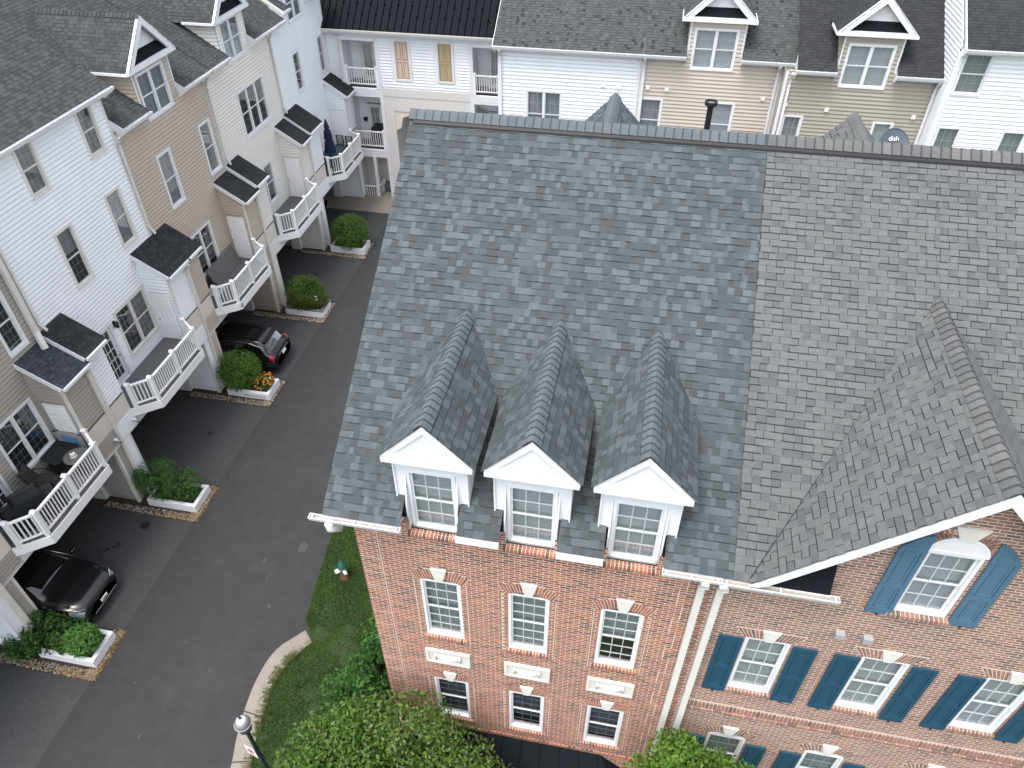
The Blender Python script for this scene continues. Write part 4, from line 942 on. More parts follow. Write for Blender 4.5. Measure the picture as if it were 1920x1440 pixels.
def row_house(label, y0, y1, siding, eave, wins, dorm=None, rcol=GREEN, trim='white_trim', cA=1.2, cB=.95, topA=7.3, topB=7.4, ccol=DARK, ccolB=None, roof=(None, None), pairwin=True, closetA=True, closetB=True, balcony=True, fdoor=(1.75, 2.62), pw=(2.9, 4.75), holes_extra=(), name='siding_townhouse', railstep=.115, roof_ind=60, zlow=True, panelA=True):
    H = thing(name, label, 'house', (-18, (y0 + y1) / 2, 0)); fr = FL; ym = y0
    holes = [(w[0], w[1], w[2], w[3]) for w in wins]
    if fdoor: holes.append((y0 + fdoor[0], y0 + fdoor[1], DECK, DECK + 2.35))
    if pairwin: holes.append((y0 + pw[0], y0 + pw[1], DECK + .5, DECK + 2.5))
    if dorm: holes.append((dorm[1][0], dorm[1][1], dorm[1][2], eave + 2))
    siding_wall(H, fr, y0, y1, DECK - .1, eave - .1, holes, siding, .145)
    corner(H, fr, y0 + .05, DECK, eave - .2); corner(H, fr, y1 - .05, DECK, eave - .2)
    for w in wins: window(H, fr, *w[:4], .10, .04, .09, units=w[4], rows=w[5], back=w[6], half=w[7] if len(w) > 7 else None, trim=trim)
    if fdoor: french_door(H, fr, y0 + fdoor[0], y0 + fdoor[1], DECK, DECK + 2.35)
    if pairwin: window(H, fr, y0 + pw[0], y0 + pw[1], DECK + .5, DECK + 2.5, .10, .04, .09, units=2, rows=3, back='room', trim=trim)
    ra, rb = roof; ra = y0 - .05 if ra is None else ra; rb = y1 + .05 if rb is None else rb
    if dorm:
        sc, win = dorm; hw = 1.17
        roof_plane(H, fr, ra, rb, eave, rcol, [(sc - hw, sc + hw, -.1, 2.35)], n_ind=roof_ind)
        gable_dormer(H, fr, sc, eave, hw, 1.50, eave + 1.31, eave + 2.84, rcol, siding, win, n_ind=50, back='drape')
        eave_trim(H, fr, ra + .02, sc - hw - .02, eave); eave_trim(H, fr, sc + hw + .02, rb - .02, eave)
    else:
        roof_plane(H, fr, ra, rb, eave, rcol, n_ind=roof_ind); eave_trim(H, fr, ra, rb, eave)
    # ground floor: deep open garage, pier wall at the far end
    MB(fr).box(y0 + .42, y1 - .42, -4.2, 1.04, 2.72, 2.75).build('garage_ceiling', 'ceiling', H)
    MB(fr).box(y0, y1, -4.3, -4.2, 0, 2.75).build('garage_back_wall', 'ceiling', H)
    g = MB(fr).box(y0 + .9, y1 - .9, -4.2, -4.15, 0, 2.3).build('garage_door', 'white_trim', H)
    MB(fr).box(y1 - .42, y1, -4.2, -.72, 0, 2.75).build('garage_side_wall', 'grey_plastic', H)
    MB(fr).box(y0, y0 + .42, -4.2, -.72, 0, 2.75).build('garage_side_wall', 'grey_plastic', H)
    MB(fr).box(y1 - .43, y1 - .01, -.72, 1.03, 0, 2.77).build('pier_wall', siding, H); MB(fr).box(y0 + .01, y0 + .42, -.72, 1.03, 0, 2.77).build('pier_wall', siding, H)
    P = Pieces('siding_board', siding); pf = fr.sub((y1 - .43, 0, 0), (0, 1, 0), (-1, 0, 0)); boards(P, pf, -.3, 1.05, .25, 2.75, (), .145)
    ff = fr.sub((0, 1.03, 0), (1, 0, 0), (0, 1, 0)); boards(P, ff, y1 - .43, y1 - .02, .25, 2.75, (), .145); boards(P, ff, y0 + .02, y0 + .42, .25, 2.75, (), .145); P.flush(H, 80)
    MB(fr).box(y1 - .56, y1 - .40, -.75, -.30, 0, 2.73).build('garage_jamb', 'cream_trim', H); MB(fr).box(y1 - .62, y1 - .41, -.80, -.26, 0, .45).build('jamb_base', 'stucco', H)
    MB(ff).box(y1 - .50, y1 - .40, -.09, .03, 0, 2.78).build('corner_board', 'cream_trim', H); MB(ff).box(y0 + .37, y0 + .46, -.09, .03, 0, 2.78).build('corner_board', 'cream_trim', H)
    # header over the carport
    MB(fr).box(y0 + cB, y1 - cA, .88, 1.05, 2.75, DECK - .3).build('carport_header', 'white_trim', H)
    MB(fr).box(y0, y1, 1.05, 1.075, 2.74, 2.86).build('header_trim', 'white_trim', H)
    if closetA: closet(H, fr, y1 - cA, y1, topA, siding, ccol, door=True, panel=panelA, step_trim=True)
    if closetB: closet(H, fr, y0 + .005, y0 + cB, topB, siding, ccolB or ccol, door=False)
    if balcony:
        a, b = y0 + cB, y1 - cA
        poly = [(a, 0), (b, 0), (b, 1.05), (b - .42, 1.85), (a + .62, 1.85), (a, 1.08)]
        bo = MB(fr).sd(poly, DECK - .05, DECK).build('balcony', 'deck', H)
        pe = [(b + .05, 1.05), (b - .40, 1.88), (a + .60, 1.88), (a - .05, 1.06)]
        for p, q in zip(pe[:-1], pe[1:]):
            p = np.array(p); q = np.array(q); u = (q - p) / np.linalg.norm(q - p); v = np.array([-u[1], u[0]]); lf = fr.sub((p[0], p[1], 0), (u[0], u[1], 0), (v[0], v[1], 0))
            MB(lf).box(0, np.linalg.norm(q - p), -.02, .02, DECK - .36, DECK - .02).build('balcony_fascia', 'white_paint', bo)
        MB(fr).sd([(x, y - .03) for x, y in poly[2:]] + [(a, .9), (b, .9)], DECK - .34, DECK - .33).build('balcony_soffit', 'white_trim', bo)
        railing(bo, fr, [(a + .10, 1.22), (a + .62, 1.78), ((a + b) / 2 + .1, 1.78), (b - .45, 1.78), (b + .02, 1.14)], DECK, step=railstep)
    return H
def pipes(H, y, eave, topz, lean=0.0):
    downspout(H, FL, [(y - .22, .33, eave - .12), (y - .05, .10, eave - .45), (y - .02, .07, topz + .35), (y + .08, .14, topz + .02)], .085)
def front_pipe(H, y, z0=6.3):
    downspout(H, FL, [(y - .18, 1.34, z0), (y - .10, 1.12, z0 - .3), (y - .08, 1.10, .35), (y - .06, 1.22, .12)], .095)
B = [9.15, 15.25, 21.44, 27.48, 33.40, 39.72]
U = {}
U[0] = row_house('grey-tan siding townhouse at the left edge with a furnished balcony', B[0], B[1], 'vinyl_greytan', 11.35,
                 [(13.93, 14.72, 7.42, 9.45, 1, 3, 'room'), (10.6, 11.35, 7.6, 9.5, 1, 3, 'room')], rcol=GREEN, fdoor=(1.55, 2.55), pw=(2.95, 4.65), cA=1.26, topA=7.25, ccol=DARKB, roof_ind=20, roof=(9.1, 15.2))
U[1] = row_house('bright white siding townhouse with a plain roof and four upper windows', B[1], B[2], 'vinyl_white', 12.78,
                 [(17.30, 18.18, 7.62, 9.70, 1, 3, 'drape', .55), (19.92, 20.80, 7.62, 9.70, 1, 3, 'drape'), (17.20, 18.05, 10.92, 12.60, 1, 2, 'room'), (20.05, 20.90, 10.92, 12.60, 1, 2, 'room')],
                 rcol=GREEN, trim='cream_trim', cA=1.27, topA=7.33, topB=7.45, fdoor=(1.70, 2.68), pw=(2.98, 4.85), roof=(15.2, 21.72), roof_ind=120)
U[2] = row_house('tan siding townhouse with a gabled dormer and two tall upper windows', B[2], B[3], 'vinyl_tan', 11.38,
                 [(23.15, 24.10, 7.48, 9.66, 1, 3, 'drape'), (26.20, 27.12, 7.45, 9.62, 1, 3, 'drape')], dorm=(24.42, (23.44, 25.17, 10.86, 12.50, 2)), rcol=GREEN,
                 cA=1.22, cB=.92, topA=7.2, topB=7.33, fdoor=(1.0, 1.75), pw=(2.05, 3.70), roof=(21.6, 27.62), roof_ind=80)
U[3] = row_house('cream siding townhouse with a triple window and a gabled dormer', B[3], B[4], 'vinyl_cream', 11.38,
                 [(29.60, 32.12, 7.62, 9.72, 3, 3, 'room')], dorm=(30.40, (29.50, 31.14, 10.92, 12.58, 2)), rcol=GREEN,
                 cA=1.1, cB=.98, topA=7.2, topB=7.4, fdoor=None, pw=(2.0, 3.75), roof=(27.52, 34.7), roof_ind=50)
U[4] = row_house('white siding townhouse at the inner corner with a navy parasol on its balcony', B[4], B[5], 'vinyl_white', 11.70,
                 [(35.40, 36.25, 7.62, 9.58, 1, 3, 'room'), (38.50, 39.28, 7.55, 9.5, 1, 3, 'room')], dorm=(36.6, (35.72, 37.42, 10.86, 12.50, 2)), rcol=GREEN,
                 cA=1.15, cB=1.4, topA=7.3, topB=7.34, fdoor=None, pw=(2.1, 3.6), roof=(34.75, 39.8), roof_ind=20)
for i, (y, e, t) in enumerate(((B[1], 11.4, 7.4), (B[2], 11.3, 7.35), (B[3], 11.3, 7.35), (B[4], 11.3, 7.35))):
    pipes(U[i + 1], y + .06, e, t); front_pipe(U[i], y)
# second pipe near the left edge and the pier of the house cut by the frame
downspout(U[0], FL, [(15.05, .12, 11.2), (15.05, .10, 7.6), (14.9, .3, 7.1)], .16)
HX = thing('siding_townhouse', 'grey siding townhouse whose pier wall shows at the lower left corner', 'house', (-18, 6.2, 0))
MB(FL).box(2.9, 9.14, -4.2, 0, 2.75, 11.3).build('wall', 'vinyl_greytan', HX); MB(FL).box(8.72, 9.12, -.72, 1.03, 0, 2.77).build('pier_wall', 'vinyl_white', HX)
MB(FL).box(2.9, 9.14, .3, 1.04, 2.75, 6.5).build('closet_core', 'vinyl_greytan', HX)
P = Pieces('siding_board', 'vinyl_white'); boards(P, FL.sub((8.71, 0, 0), (0, 1, 0), (-1, 0, 0)), -.3, 1.05, .25, 2.75, (), .145); P.flush(HX, 80)
downspout(HX, FL, [(9.05, 1.12, 6.0), (9.05, 1.12, .1)], .22, 'cream_trim')
MB(FL).box(2.9, 9.14, -4.3, -4.2, 0, 2.75).build('garage_back_wall', 'ceiling', HX)

# ------------------------------------------------------------------ back row
def back_house(label, yw, x0, x1, siding, eave, wins, dorm, rcol, rakeL=True, rakeR=True, roof=None, exp=.16, pairs=(), style_tab=.28, m='old_shingle', vents=(), wall_roof=True):
    fr = Frame((0, yw, 0), (1, 0, 0), (0, -1, 0)); H = thing('siding_townhouse', label, 'house', ((x0 + x1) / 2, yw, 0))
    holes = [(w[0], w[1], w[2], w[3]) for w in wins]
    if dorm: holes.append((dorm[1][0], dorm[1][1], dorm[1][2], eave + 2))
    siding_wall(H, fr, x0, x1, 3.0, eave - .1, holes, siding, exp); MB(fr).box(x0, x1, -8, -.2, 0, 3.0).build('lower_wall', siding, H)
    for w in wins: window(H, fr, *w[:4], .085, .035, .09, units=w[4], rows=w[5], back=w[6])
    corner(H, fr, x0 + .06, 3, eave - .2, .12, 'white_trim'); corner(H, fr, x1 - .06, 3, eave - .2, .12, 'white_trim')
    ra, rb = roof or (x0 - .05, x1 + .05)
    if dorm:
        sc, win = dorm; hw = 1.12; roof_plane(H, fr, ra, rb, eave, rcol, [(sc - hw, sc + hw, -.1, 2.35)], n_ind=0, rake=(rakeL, rakeR), tab=style_tab, m=m)
        gable_dormer(H, fr, sc, eave, hw, 1.47, eave + 1.35, eave + 2.8, rcol, siding, win, n_ind=0, boards_exp=exp, tab=style_tab, m=m)
        eave_trim(H, fr, ra + .02, sc - hw - .02, eave); eave_trim(H, fr, sc + hw + .02, rb - .02, eave)
    else:
        roof_plane(H, fr, ra, rb, eave, rcol, n_ind=0, rake=(rakeL, rakeR), tab=style_tab, m=m); eave_trim(H, fr, ra, rb, eave)
    for s_, z in vents: vent_hood(H, fr, s_, z, 'white_paint')
    return H, fr
H5, F5_ = back_house('white siding townhouse behind the ridge with a weathered shingle roof and one paired window', 33.06, -7.05, -.80, 'vinyl_white', 11.38,
                     [(-5.78, -4.13, 7.3, 9.48, 2, 2, 'drape')], None, BACKG, roof=(-7.20, -.77), vents=((-2.35, 9.95), (-1.68, 9.9)), rakeL=True, rakeR=False)
H6, F6_ = back_house('peach-beige siding townhouse behind the ridge with a white gabled dormer', 33.06, -.78, 5.06, 'vinyl_peach', 11.38,
                     [(-.72, .30, 7.5, 9.48, 1, 2, 'drape'), (2.25, 3.36, 7.5, 9.50, 1, 2, 'blind')], (2.14, (1.22, 3.0, 10.76, 12.42, 2)), BACKG, roof=(-.76, 5.46), vents=((-.42, 9.98), (.40, 9.95), (4.45, 9.82)), rakeL=False, rakeR=False)
H7, F7_ = back_house('khaki siding townhouse behind the ridge with a dark roof and a white gabled dormer', 32.3, 5.02, 10.92, 'vinyl_khaki', 11.36,
                     [(5.30, 6.12, 7.4, 9.44, 1, 2, 'drape'), (8.9, 9.72, 7.4, 9.40, 1, 2, 'blind')], (8.02, (7.12, 8.9, 10.68, 12.36, 2)), BACKD, roof=(5.37, 11.05), vents=((5.28, 9.92), (6.95, 9.82), (10.35, 9.75)), rakeL=False, rakeR=False, m='shingle')
H8, F8_ = back_house('white siding townhouse at the top right corner with a dark plain roof', 31.5, 10.88, 17.0, 'vinyl_white', 12.70,
                     [(11.12, 12.16, 10.92, 12.50, 1, 2, 'drape'), (11.12, 12.05, 7.5, 9.70, 1, 2, 'drape'), (13.52, 14.45, 7.5, 9.70, 1, 2, 'drape'), (13.62, 14.6, 10.92, 12.5, 1, 2, 'drape')], None, BACKD, roof=(11.0, 17.1), m='shingle')
SW = Frame((10.875, 31.5, 0), (0, 1, 0), (-1, 0, 0))         # its side wall above the neighbour's roof
P = Pieces('siding_board', 'vinyl_white'); boards(P, SW, 0, 6, 11.3, 16.0, (), .16, lim=lambda z: (max(0, (z - 12.9) / SLOPE), 6)); P.flush(H8, 60)
MB(SW).sz([(0, 11), (6, 11), (6, 16.6), (0, 12.7)], -.05, 0).build('side_wall', 'vinyl_white', H8)
MB(F6_).box(4.86, 5.04, .0, .05, 3, 11.15).build('corner_board', 'white_trim', H6); MB(F8_).box(10.87, 11.10, -.01, .05, 3, 12.4).build('corner_board', 'white_trim', H8)
MB(F7_).box(5.0, 5.03, -1.5, .0, 3, 11.2).build('end_wall', 'vinyl_khaki', H7); MB(F8_).box(10.86, 10.9, -1.5, .0, 3, 12.4).build('end_wall', 'vinyl_white', H8)
for H_, fr_, s_ in ((H5, F5_, -6.92), (H6, F6_, -.66), (H6, F6_, 4.82), (H7, F7_, 5.25), (H7, F7_, 10.78)):
    downspout(H_, fr_, [(s_, .38, 11.2), (s_, .12, 10.9), (s_, .09, 10.7), (s_, .09, 3)], .10, 'white_trim')

# ------------------------------------------------------------------ link building with the metal roof
YB = 39.7; FM = Frame((0, YB, -.44), (1.0206, 0, 0), (0, -1, 0), (0, 0, 1.0206))
H9 = thing('link_building', 'white link building with a black standing-seam roof, stacked balconies and an archway', 'building', (-12.5, YB, 0))
bays = [(-16.75, -14.95), (-9.62, -8.20)]
holes9 = [(a, b, z0, z1) for a, b in bays for z0, z1 in ((6.95, 9.38), (3.45, 6.48), (0, 3.05))] + [(-13.95, -13.0, 7.35, 9.5), (-11.6, -10.65, 7.38, 9.5), (-14.25, -9.9, 0, 5.7)]
MB(FM).sz([(-17.95, 6.45), (-8.0, 6.45), (-8.0, 9.9), (-17.95, 9.9)], -.01, -.005)
sheet(FM, -17.95, -8.0, 0, 9.9, holes9, 0).build('wall', 'vinyl_white', H9)
P = Pieces('siding_board', 'vinyl_white'); boards(P, FM, -17.95, -8.1, 6.98, 9.85, [(a - .12, b + .12, z0 - .1, z1) for a, b, z0, z1 in holes9], .155); boards(P, FM, -17.95, -16.85, .3, 6.9, (), .155); P.flush(H9, 200)
MB(FM).box(-14.95, -9.62, .0, .05, 6.50, 6.93).build('band', 'stucco', H9)
mb = sheet(FM, -14.95, -9.62, 0, 6.5, [(-14.2, -9.95, 0, 5.7)], .03); mb.build('arch_wall', 'stucco', H9)
for x in (-14.2, -12.0, -10.2): MB(FM).box(x - .012, x + .012, .03, .042, 5.72, 6.49).build('panel_joint', 'cream_trim', H9)
for s_, x in ((1, -14.2), (-1, -9.95)):
    br = [(x, 5.7), (x + s_ * .95, 5.7), (x + s_ * .90, 5.55), (x + s_ * .70, 5.42), (x + s_ * .45, 5.35), (x + s_ * .38, 5.1), (x + s_ * .3, 4.75), (x, 4.6)]
    MB(FM).sz(br, -.5, .0).build('arch_bracket', 'panel_beige', H9)
    MB(FM).box(min(x, x - s_ * .75), max(x, x - s_ * .75), -6, .02, 0, 5.7).build('arch_pier', 'stucco', H9)
MB(FM).box(-14.95, -9.6, -8, -7.9, 0, 5.7).build('passage_back', 'stucco', H9)
MB(FM).box(-14.95, -9.6, -8, -.05, 5.62, 5.69).build('passage_ceiling', 'ceiling', H9)
MB(FM).sz([(-12.9 + .9 * math.cos(math.pi * i / 12), 2.6 + 1.6 * math.sin(math.pi * i / 12)) for i in range(13)] + [(-13.8, 0), (-12.0, 0)], -7.9, -7.86).build('arched_opening', 'room', H9)
for a, b in bays:
    for k, (z0, z1) in enumerate(((6.95, 9.38), (3.45, 6.48), (.05, 3.05))):
        MB(FM).box(a - .02, b + .02, -1.2, .0, z0 - .06, z0).build('balcony_floor', 'deck', H9)
        bw = MB(FM); bw.box(a - .02, b + .02, -1.25, -1.2, z0, z1 + .2); bw.box(a - .06, a - .02, -1.2, -.02, z0, z1 + .2); bw.box(b + .02, b + .06, -1.2, -.02, z0, z1 + .2); bw.build('balcony_wall', 'vinyl_white' if k < 2 else 'vinyl_cream', H9)
        MB(FM).box(a - .02, b + .02, -1.2, -.02, z1 + .02, z1 + .06).build('balcony_ceiling', 'ceiling', H9)
        bf = FM.sub((0, -1.0, 0), (1, 0, 0), (0, 1, 0))
        if k < 2: french_door(H9, bf, a + .55, a + 1.42, z0, z0 + 2.15, 'cream_trim', 'blind' if k == 0 else 'drape', 2, 4)
        if k < 2:
            MB(FM).box(a - .05, b + .05, .0, .06, z0 - .55, z0 - .10).build('balcony_fascia', 'white_trim', H9)
            railing(H9, FM, [(a + .05, .0), (b - .05, .0)], z0, .98, step=.125)
    for x in (a - .1, b + .1): MB(FM).box(x - .10, x + .10, -.05, .055, 0, 9.5).build('post_trim', 'white_trim', H9)
railing(H9, FM, [(-16.7, .05), (-15.75, .05)], .12, .95, step=.12); railing(H9, FM, [(-15.68, .02), (-15.62, -.75)], .12, .95, step=.12)
MB(FM).box(-15.80, -15.62, -.08, .10, 0, 3.0).build('porch_post', 'white_trim', H9)
for (a, b, z0, z1, m_) in ((-13.95, -13.0, 7.35, 9.5, 'shutter_peach'), (-11.6, -10.65, 7.38, 9.5, 'shutter_ochre')):
    f_ = MB(FM).ring([(a, z0), (b, z0), (b, z1), (a, z1)], [(a + .12, z0 + .10), (b - .12, z0 + .10), (b - .12, z1 - .10), (a + .12, z1 - .10)], lambda q, d: (q[0], d, q[1]), -.05, .045).build('shutter_surround', 'white_trim', H9)
    MB(FM).box(a + .12, b - .12, -.04, -.005, z0 + .1, z1 - .1).build('closed_shutter', m_, f_)
    for i in range(2):
        for j in range(2):
            w_ = (b - a - .24) / 2; x0 = a + .12 + i * w_ + .05; y0_ = z0 + .16 + j * (z1 - z0 - .2) / 2
            MB(FM).ring([(x0, y0_), (x0 + w_ - .1, y0_), (x0 + w_ - .1, y0_ + .84), (x0, y0_ + .84)], [(x0 + .02, y0_ + .02), (x0 + w_ - .12, y0_ + .02), (x0 + w_ - .12, y0_ + .82), (x0 + .02, y0_ + .82)], lambda q, d: (q[0], d, q[1]), -.006, .018).build('shutter_panel', 'shutter_line', f_)
ms = math.radians(40); ML = 5.5; rf = FM.sub((0, .4, 9.95), (1, 0, 0), (0, math.sin(ms), math.cos(ms)), (0, -math.cos(ms), math.sin(ms)))
mr_ = MB(rf).box(-17.95, -7.6, -.05, 0, 0, ML).build('metal_roof', 'black_metal', H9)
for k in range(28):
    x = -17.75 + k * .372
    MB(rf).box(x - .014, x + .014, 0, .045, 0, ML).build('standing_seam', 'seam', mr_)
    MB(rf).tube([(x - .055, .02, .9 + (k % 2) * .62), (x + .055, .02, .9 + (k % 2) * .62)], .045, 8).build('snow_guard', 'seam', mr_)
MB(FM).dz([(.38, 9.93), (.38, 9.72), (0, 9.66), (0, 9.75)], -17.95, -7.6).build('soffit', 'white_trim', H9)
gutter(H9, FM, -17.9, -7.6, 9.93, .385, .12, 'cream_trim', hangers=False)
downspout(H9, FM, [(-17.1, .42, 9.8), (-16.95, .12, 9.5), (-16.93, .09, 6.95), (-16.93, .09, .2)], .09, 'cream_trim')

# ================================================================== PLANTERS, BUSHES, GRAVEL
BOX_G = [(.060, .120, .022), (.080, .150, .028), (.042, .092, .018), (.100, .170, .035)]
LOOSE_G = [(.045, .105, .025), (.065, .135, .032), (.030, .075, .018)]
OLIVE = [(.060, .095, .020), (.085, .115, .022), (.045, .075, .016), (.10, .10, .02)]
PLANT = [
    (B[0], 'white planter by the pier at the lower left corner, filled with weeds and tall greens', 'wild'),
    (B[1], 'white planter under the downspout between grey-tan and white houses, loose bush', 'loose'),
    (B[2], 'white planter with orange flowers beside the parked dark car tail', 'flower'),
    (B[3], 'white planter with dark coping and a small sign on a stake', 'sign'),
    (B[4], 'white planter farthest up the driveway row, nearest the link building', 'round')]
def gravel(y0, y1, x0, x1, seed, label, dry=True):
    r = np.random.default_rng(seed); n = 900; X = r.uniform(x0, x1, n); Y = y0 + (y1 - y0) * r.random(n); k = r.random(n) < .55
    Y = np.where(k, y0 + .28 * r.random(n), Y); X = np.where(~k, x1 - .35 * r.random(n), X)
    base = np.array([(1, 0, 0), (0, 1, 0), (-1, 0, 0), (0, -1, 0), (0, 0, 1), (0, 0, -.4)], float); Ft = np.array([(0, 1, 4), (1, 2, 4), (2, 3, 4), (3, 0, 4)])
    sz = r.uniform(.018, .05, (n, 1, 3)) * np.array([1, 1, .7]); a = r.uniform(0, 6.28, n); c, s_ = np.cos(a), np.sin(a)
    v = base[None] * sz; v = np.stack([v[..., 0] * c[:, None] - v[..., 1] * s_[:, None], v[..., 0] * s_[:, None] + v[..., 1] * c[:, None], v[..., 2]], -1)
    v += np.stack([X, Y, np.full(n, .035)], 1)[:, None]
    cols = np.array([(.26, .23, .19), (.16, .13, .10), (.36, .33, .29), (.12, .085, .05), (.20, .16, .11)])[r.integers(0, 5, n)]
    o = quick('gravel_bed', v.reshape(-1, 3), (Ft[None] + 6 * np.arange(n)[:, None, None]).reshape(-1, 3), 'pebble', None, np.repeat(cols, 4, 0)); o['kind'] = 'stuff'; o['label'] = label; o['category'] = 'gravel'
    struct(MB().sd([(x0 - .1, y0 - .02), (x1 + .05, y0 - .02), (x1 + .05, y1), (x0 - .1, y1)], .0, .022).build('gravel_soil', 'soil'))
    if dry:
        n = 700; X = x1 - .30 * r.random(n) + .1; Y = y0 + (y1 - y0) * r.random(n); X2 = x1 - r.random(n) * 1.2; q = r.random(n) < .4; X = np.where(q, X2, X); Y = np.where(q, y0 + .2 * r.random(n), Y)
        C = np.stack([X, Y, np.full(n, .03)], 1); a = r.uniform(0, 6.28, n); dv = np.stack([np.cos(a), np.sin(a), r.uniform(.1, .6, n)], 1) * r.uniform(.06, .16, (n, 1)); sv = np.stack([-np.sin(a), np.cos(a), np.zeros(n)], 1) * .007
        g = quick('dry_grass', np.stack([C - sv, C + sv, C + dv], 1).reshape(-1, 3), np.arange(3 * n).reshape(-1, 3), 'grass', None, np.array([(.34, .22, .09), (.26, .15, .06), (.40, .30, .14)])[r.integers(0, 3, n)])
        g['kind'] = 'stuff'; g['label'] = 'dry straw-coloured grass tufts ' + label.split(' ', 2)[2]; g['category'] = 'dry grass'
GL = ['pale gravel strip around the lower left planter', 'pale gravel strip around the loose bush planter', 'pale gravel strip around the orange flower planter', 'pale gravel strip around the sign planter', 'pale gravel strip around the farthest planter']
for i, (yb, lab, kind) in enumerate(PLANT):
    x0, x1, y0, y1, h = -16.55, -14.62, yb - .56, yb + .50, .36
    P_ = thing('planter', lab, 'planter', ((x0 + x1) / 2, yb, 0), 'white planters along the driveway')
    for a0, a1, b0, b1 in ((x0, x1, y0, y0 + .14), (x0, x1, y1 - .14, y1), (x1 - .14, x1, y0 + .14, y1 - .14), (x0, x0 + .1, y0 + .14, y1 - .14)):
        MB().box(a0, a1, b0, b1, 0, h).build('planter_wall', 'white_trim', P_, bevel=.01)
        if kind == 'sign': MB().box(a0 - .01, a1 + .01, b0 - .01, b1 + .01, h + .001, h + .05).build('planter_coping', 'deck', P_)
    MB().box(x0 + .1, x1 - .14, y0 + .14, y1 - .14, .1, h - .07).build('planter_soil', 'soil', P_)
    if kind == 'flower':
        for k in range(9):
            x = -15.75 + k * .115; MB().tube([(x - .04, y0 - .006, .12 + .03 * (k % 2)), (x - .01, y0 - .008, .22), (x + .02, y0 - .006, .13), (x + .05, y0 - .008, .20 - .03 * (k % 3))], .009, 5).build('lettering_stroke', 'black_trim', P_)  # wavy dark strokes added in place of illegible lettering on the planter side
    gravel(yb - .95, yb + .72, -18.2, -14.5, 40 + i, GL[i], dry=i in (0, 1))
    cx, cy = -15.75, yb + .02
    if kind == 'loose':
        t = thing('bush', 'loose spiky green bush in the planter below the grey-tan house closet', 'bush', (cx, cy, .3))
        foliage('crown', [(-16.15, cy - .05, 1.05, .80, .72, .85), (-15.3, cy, .85, .68, .62, .62)], 8500, .10, LOOSE_G, t, .75, .5, 11, clump=60, aspect=.32)
        branches('trunk', (cx, cy, .2), [(cx - .4, cy, 1.0), (cx + .3, cy + .1, .9), (cx, cy - .2, 1.1)], .04, t, 3)
    elif kind == 'wild':
        t = thing('shrub', 'overgrown dark shrub trailing out of the lower left planter', 'shrub', (-16.2, cy, .3))
        foliage('crown', [(-16.4, cy - .1, .75, .75, .7, .55), (-15.6, cy, .65, .6, .55, .45), (-17.0, cy - .45, .5, .6, .5, .5)], 6500, .11, [(.035, .085, .02), (.055, .12, .025), (.025, .06, .018)], t, .9, .5, 12, clump=40, aspect=.5)
        branches('trunk', (-16.2, cy, .2), [(-16.5, cy, .8), (-15.8, cy, .8)], .03, t, 4)
        t = thing('tall_green_plant', 'bright leafy plant at the front corner of the lower left planter', 'plant', (-15.15, cy - .15, .3))
        foliage('leaves', [(-15.15, cy - .12, .72, .55, .48, .45)], 1700, .20, [(.06, .15, .03), (.08, .18, .04)], t, .9, .8, 13, aspect=.28)
        branches('stem', (-15.2, cy - .2, .2), [(-15.3, cy - .3, .8), (-15.0, cy, .8)], .02, t, 5)
    else:
        big = kind == 'round'
        lab2 = {'flower': 'clipped round green bush beside orange flowers and the dark car tail', 'sign': 'clipped round bush with olive patches above the small planter sign', 'round': 'clipped round dark green bush, the farthest of the planter bushes'}[kind]
        t = thing('bush', lab2, 'bush', (cx, cy, .3)); r = .92
        if kind == 'flower': cx_ = -16.05
        else: cx_ = -15.65
        g = OLIVE + BOX_G if kind == 'sign' else BOX_G
        if big: cx_ = -15.5
        foliage('crown', [(cx_, cy, 1.02, .90 + .1 * big, .82 + .08 * big, .88 + .1 * big)], 11000, .062, g, t, .30, .35, 20 + i, clump=130, aspect=.6)
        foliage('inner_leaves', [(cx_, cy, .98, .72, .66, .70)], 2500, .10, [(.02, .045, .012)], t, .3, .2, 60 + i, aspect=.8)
        if kind == 'sign': foliage('side_leaves', [(-15.1, cy, .75, .52, .5, .5)], 4000, .06, OLIVE, t, .4, .35, 25, clump=60, aspect=.6)
        branches('trunk', (cx_, cy, .2), [(cx_ - .3, cy, .9), (cx_ + .3, cy, .9), (cx_, cy + .2, 1.2)], .05, t, 6)
    if kind == 'flower':
        t = thing('flower_clump', 'clump of orange flowers at the front of the planter beside the round bush', 'flowers', (-15.0, cy, .3))
        foliage('leaves', [(-15.0, cy - .05, .55, .42, .48, .30)], 900, .09, [(.04, .09, .02), (.06, .11, .025)], t, .9, .4, 31, aspect=.5)
        rr = np.random.default_rng(32); n = 95; d = rr.normal(size=(n, 3)); d[:, 2] = abs(d[:, 2]); d /= np.linalg.norm(d, axis=1)[:, None]; fc = np.array([-15.0, cy - .05, .55]) + d * np.array([.44, .50, .34]) * rr.uniform(.8, 1.08, (n, 1))
        V = []; Fq = []; cc = []
        for k in range(n):
            c = fc[k]; m_ = 7; base = len(V); V.append(c + [0, 0, .02]); rad = rr.uniform(.025, .042)
            for q in range(m_): V.append(c + [rad * math.cos(6.283 * q / m_), rad * math.sin(6.283 * q / m_), rr.uniform(-.012, .012)])
            col = [(.55, .19, .02), (.50, .13, .015), (.62, .28, .03)][k % 3]
            for q in range(m_): Fq.append((base, base + 1 + q, base + 1 + (q + 1) % m_)); cc.append(col)
        quick('blossoms', V, Fq, 'petal', t, np.array(cc))['kind'] = 'stuff'
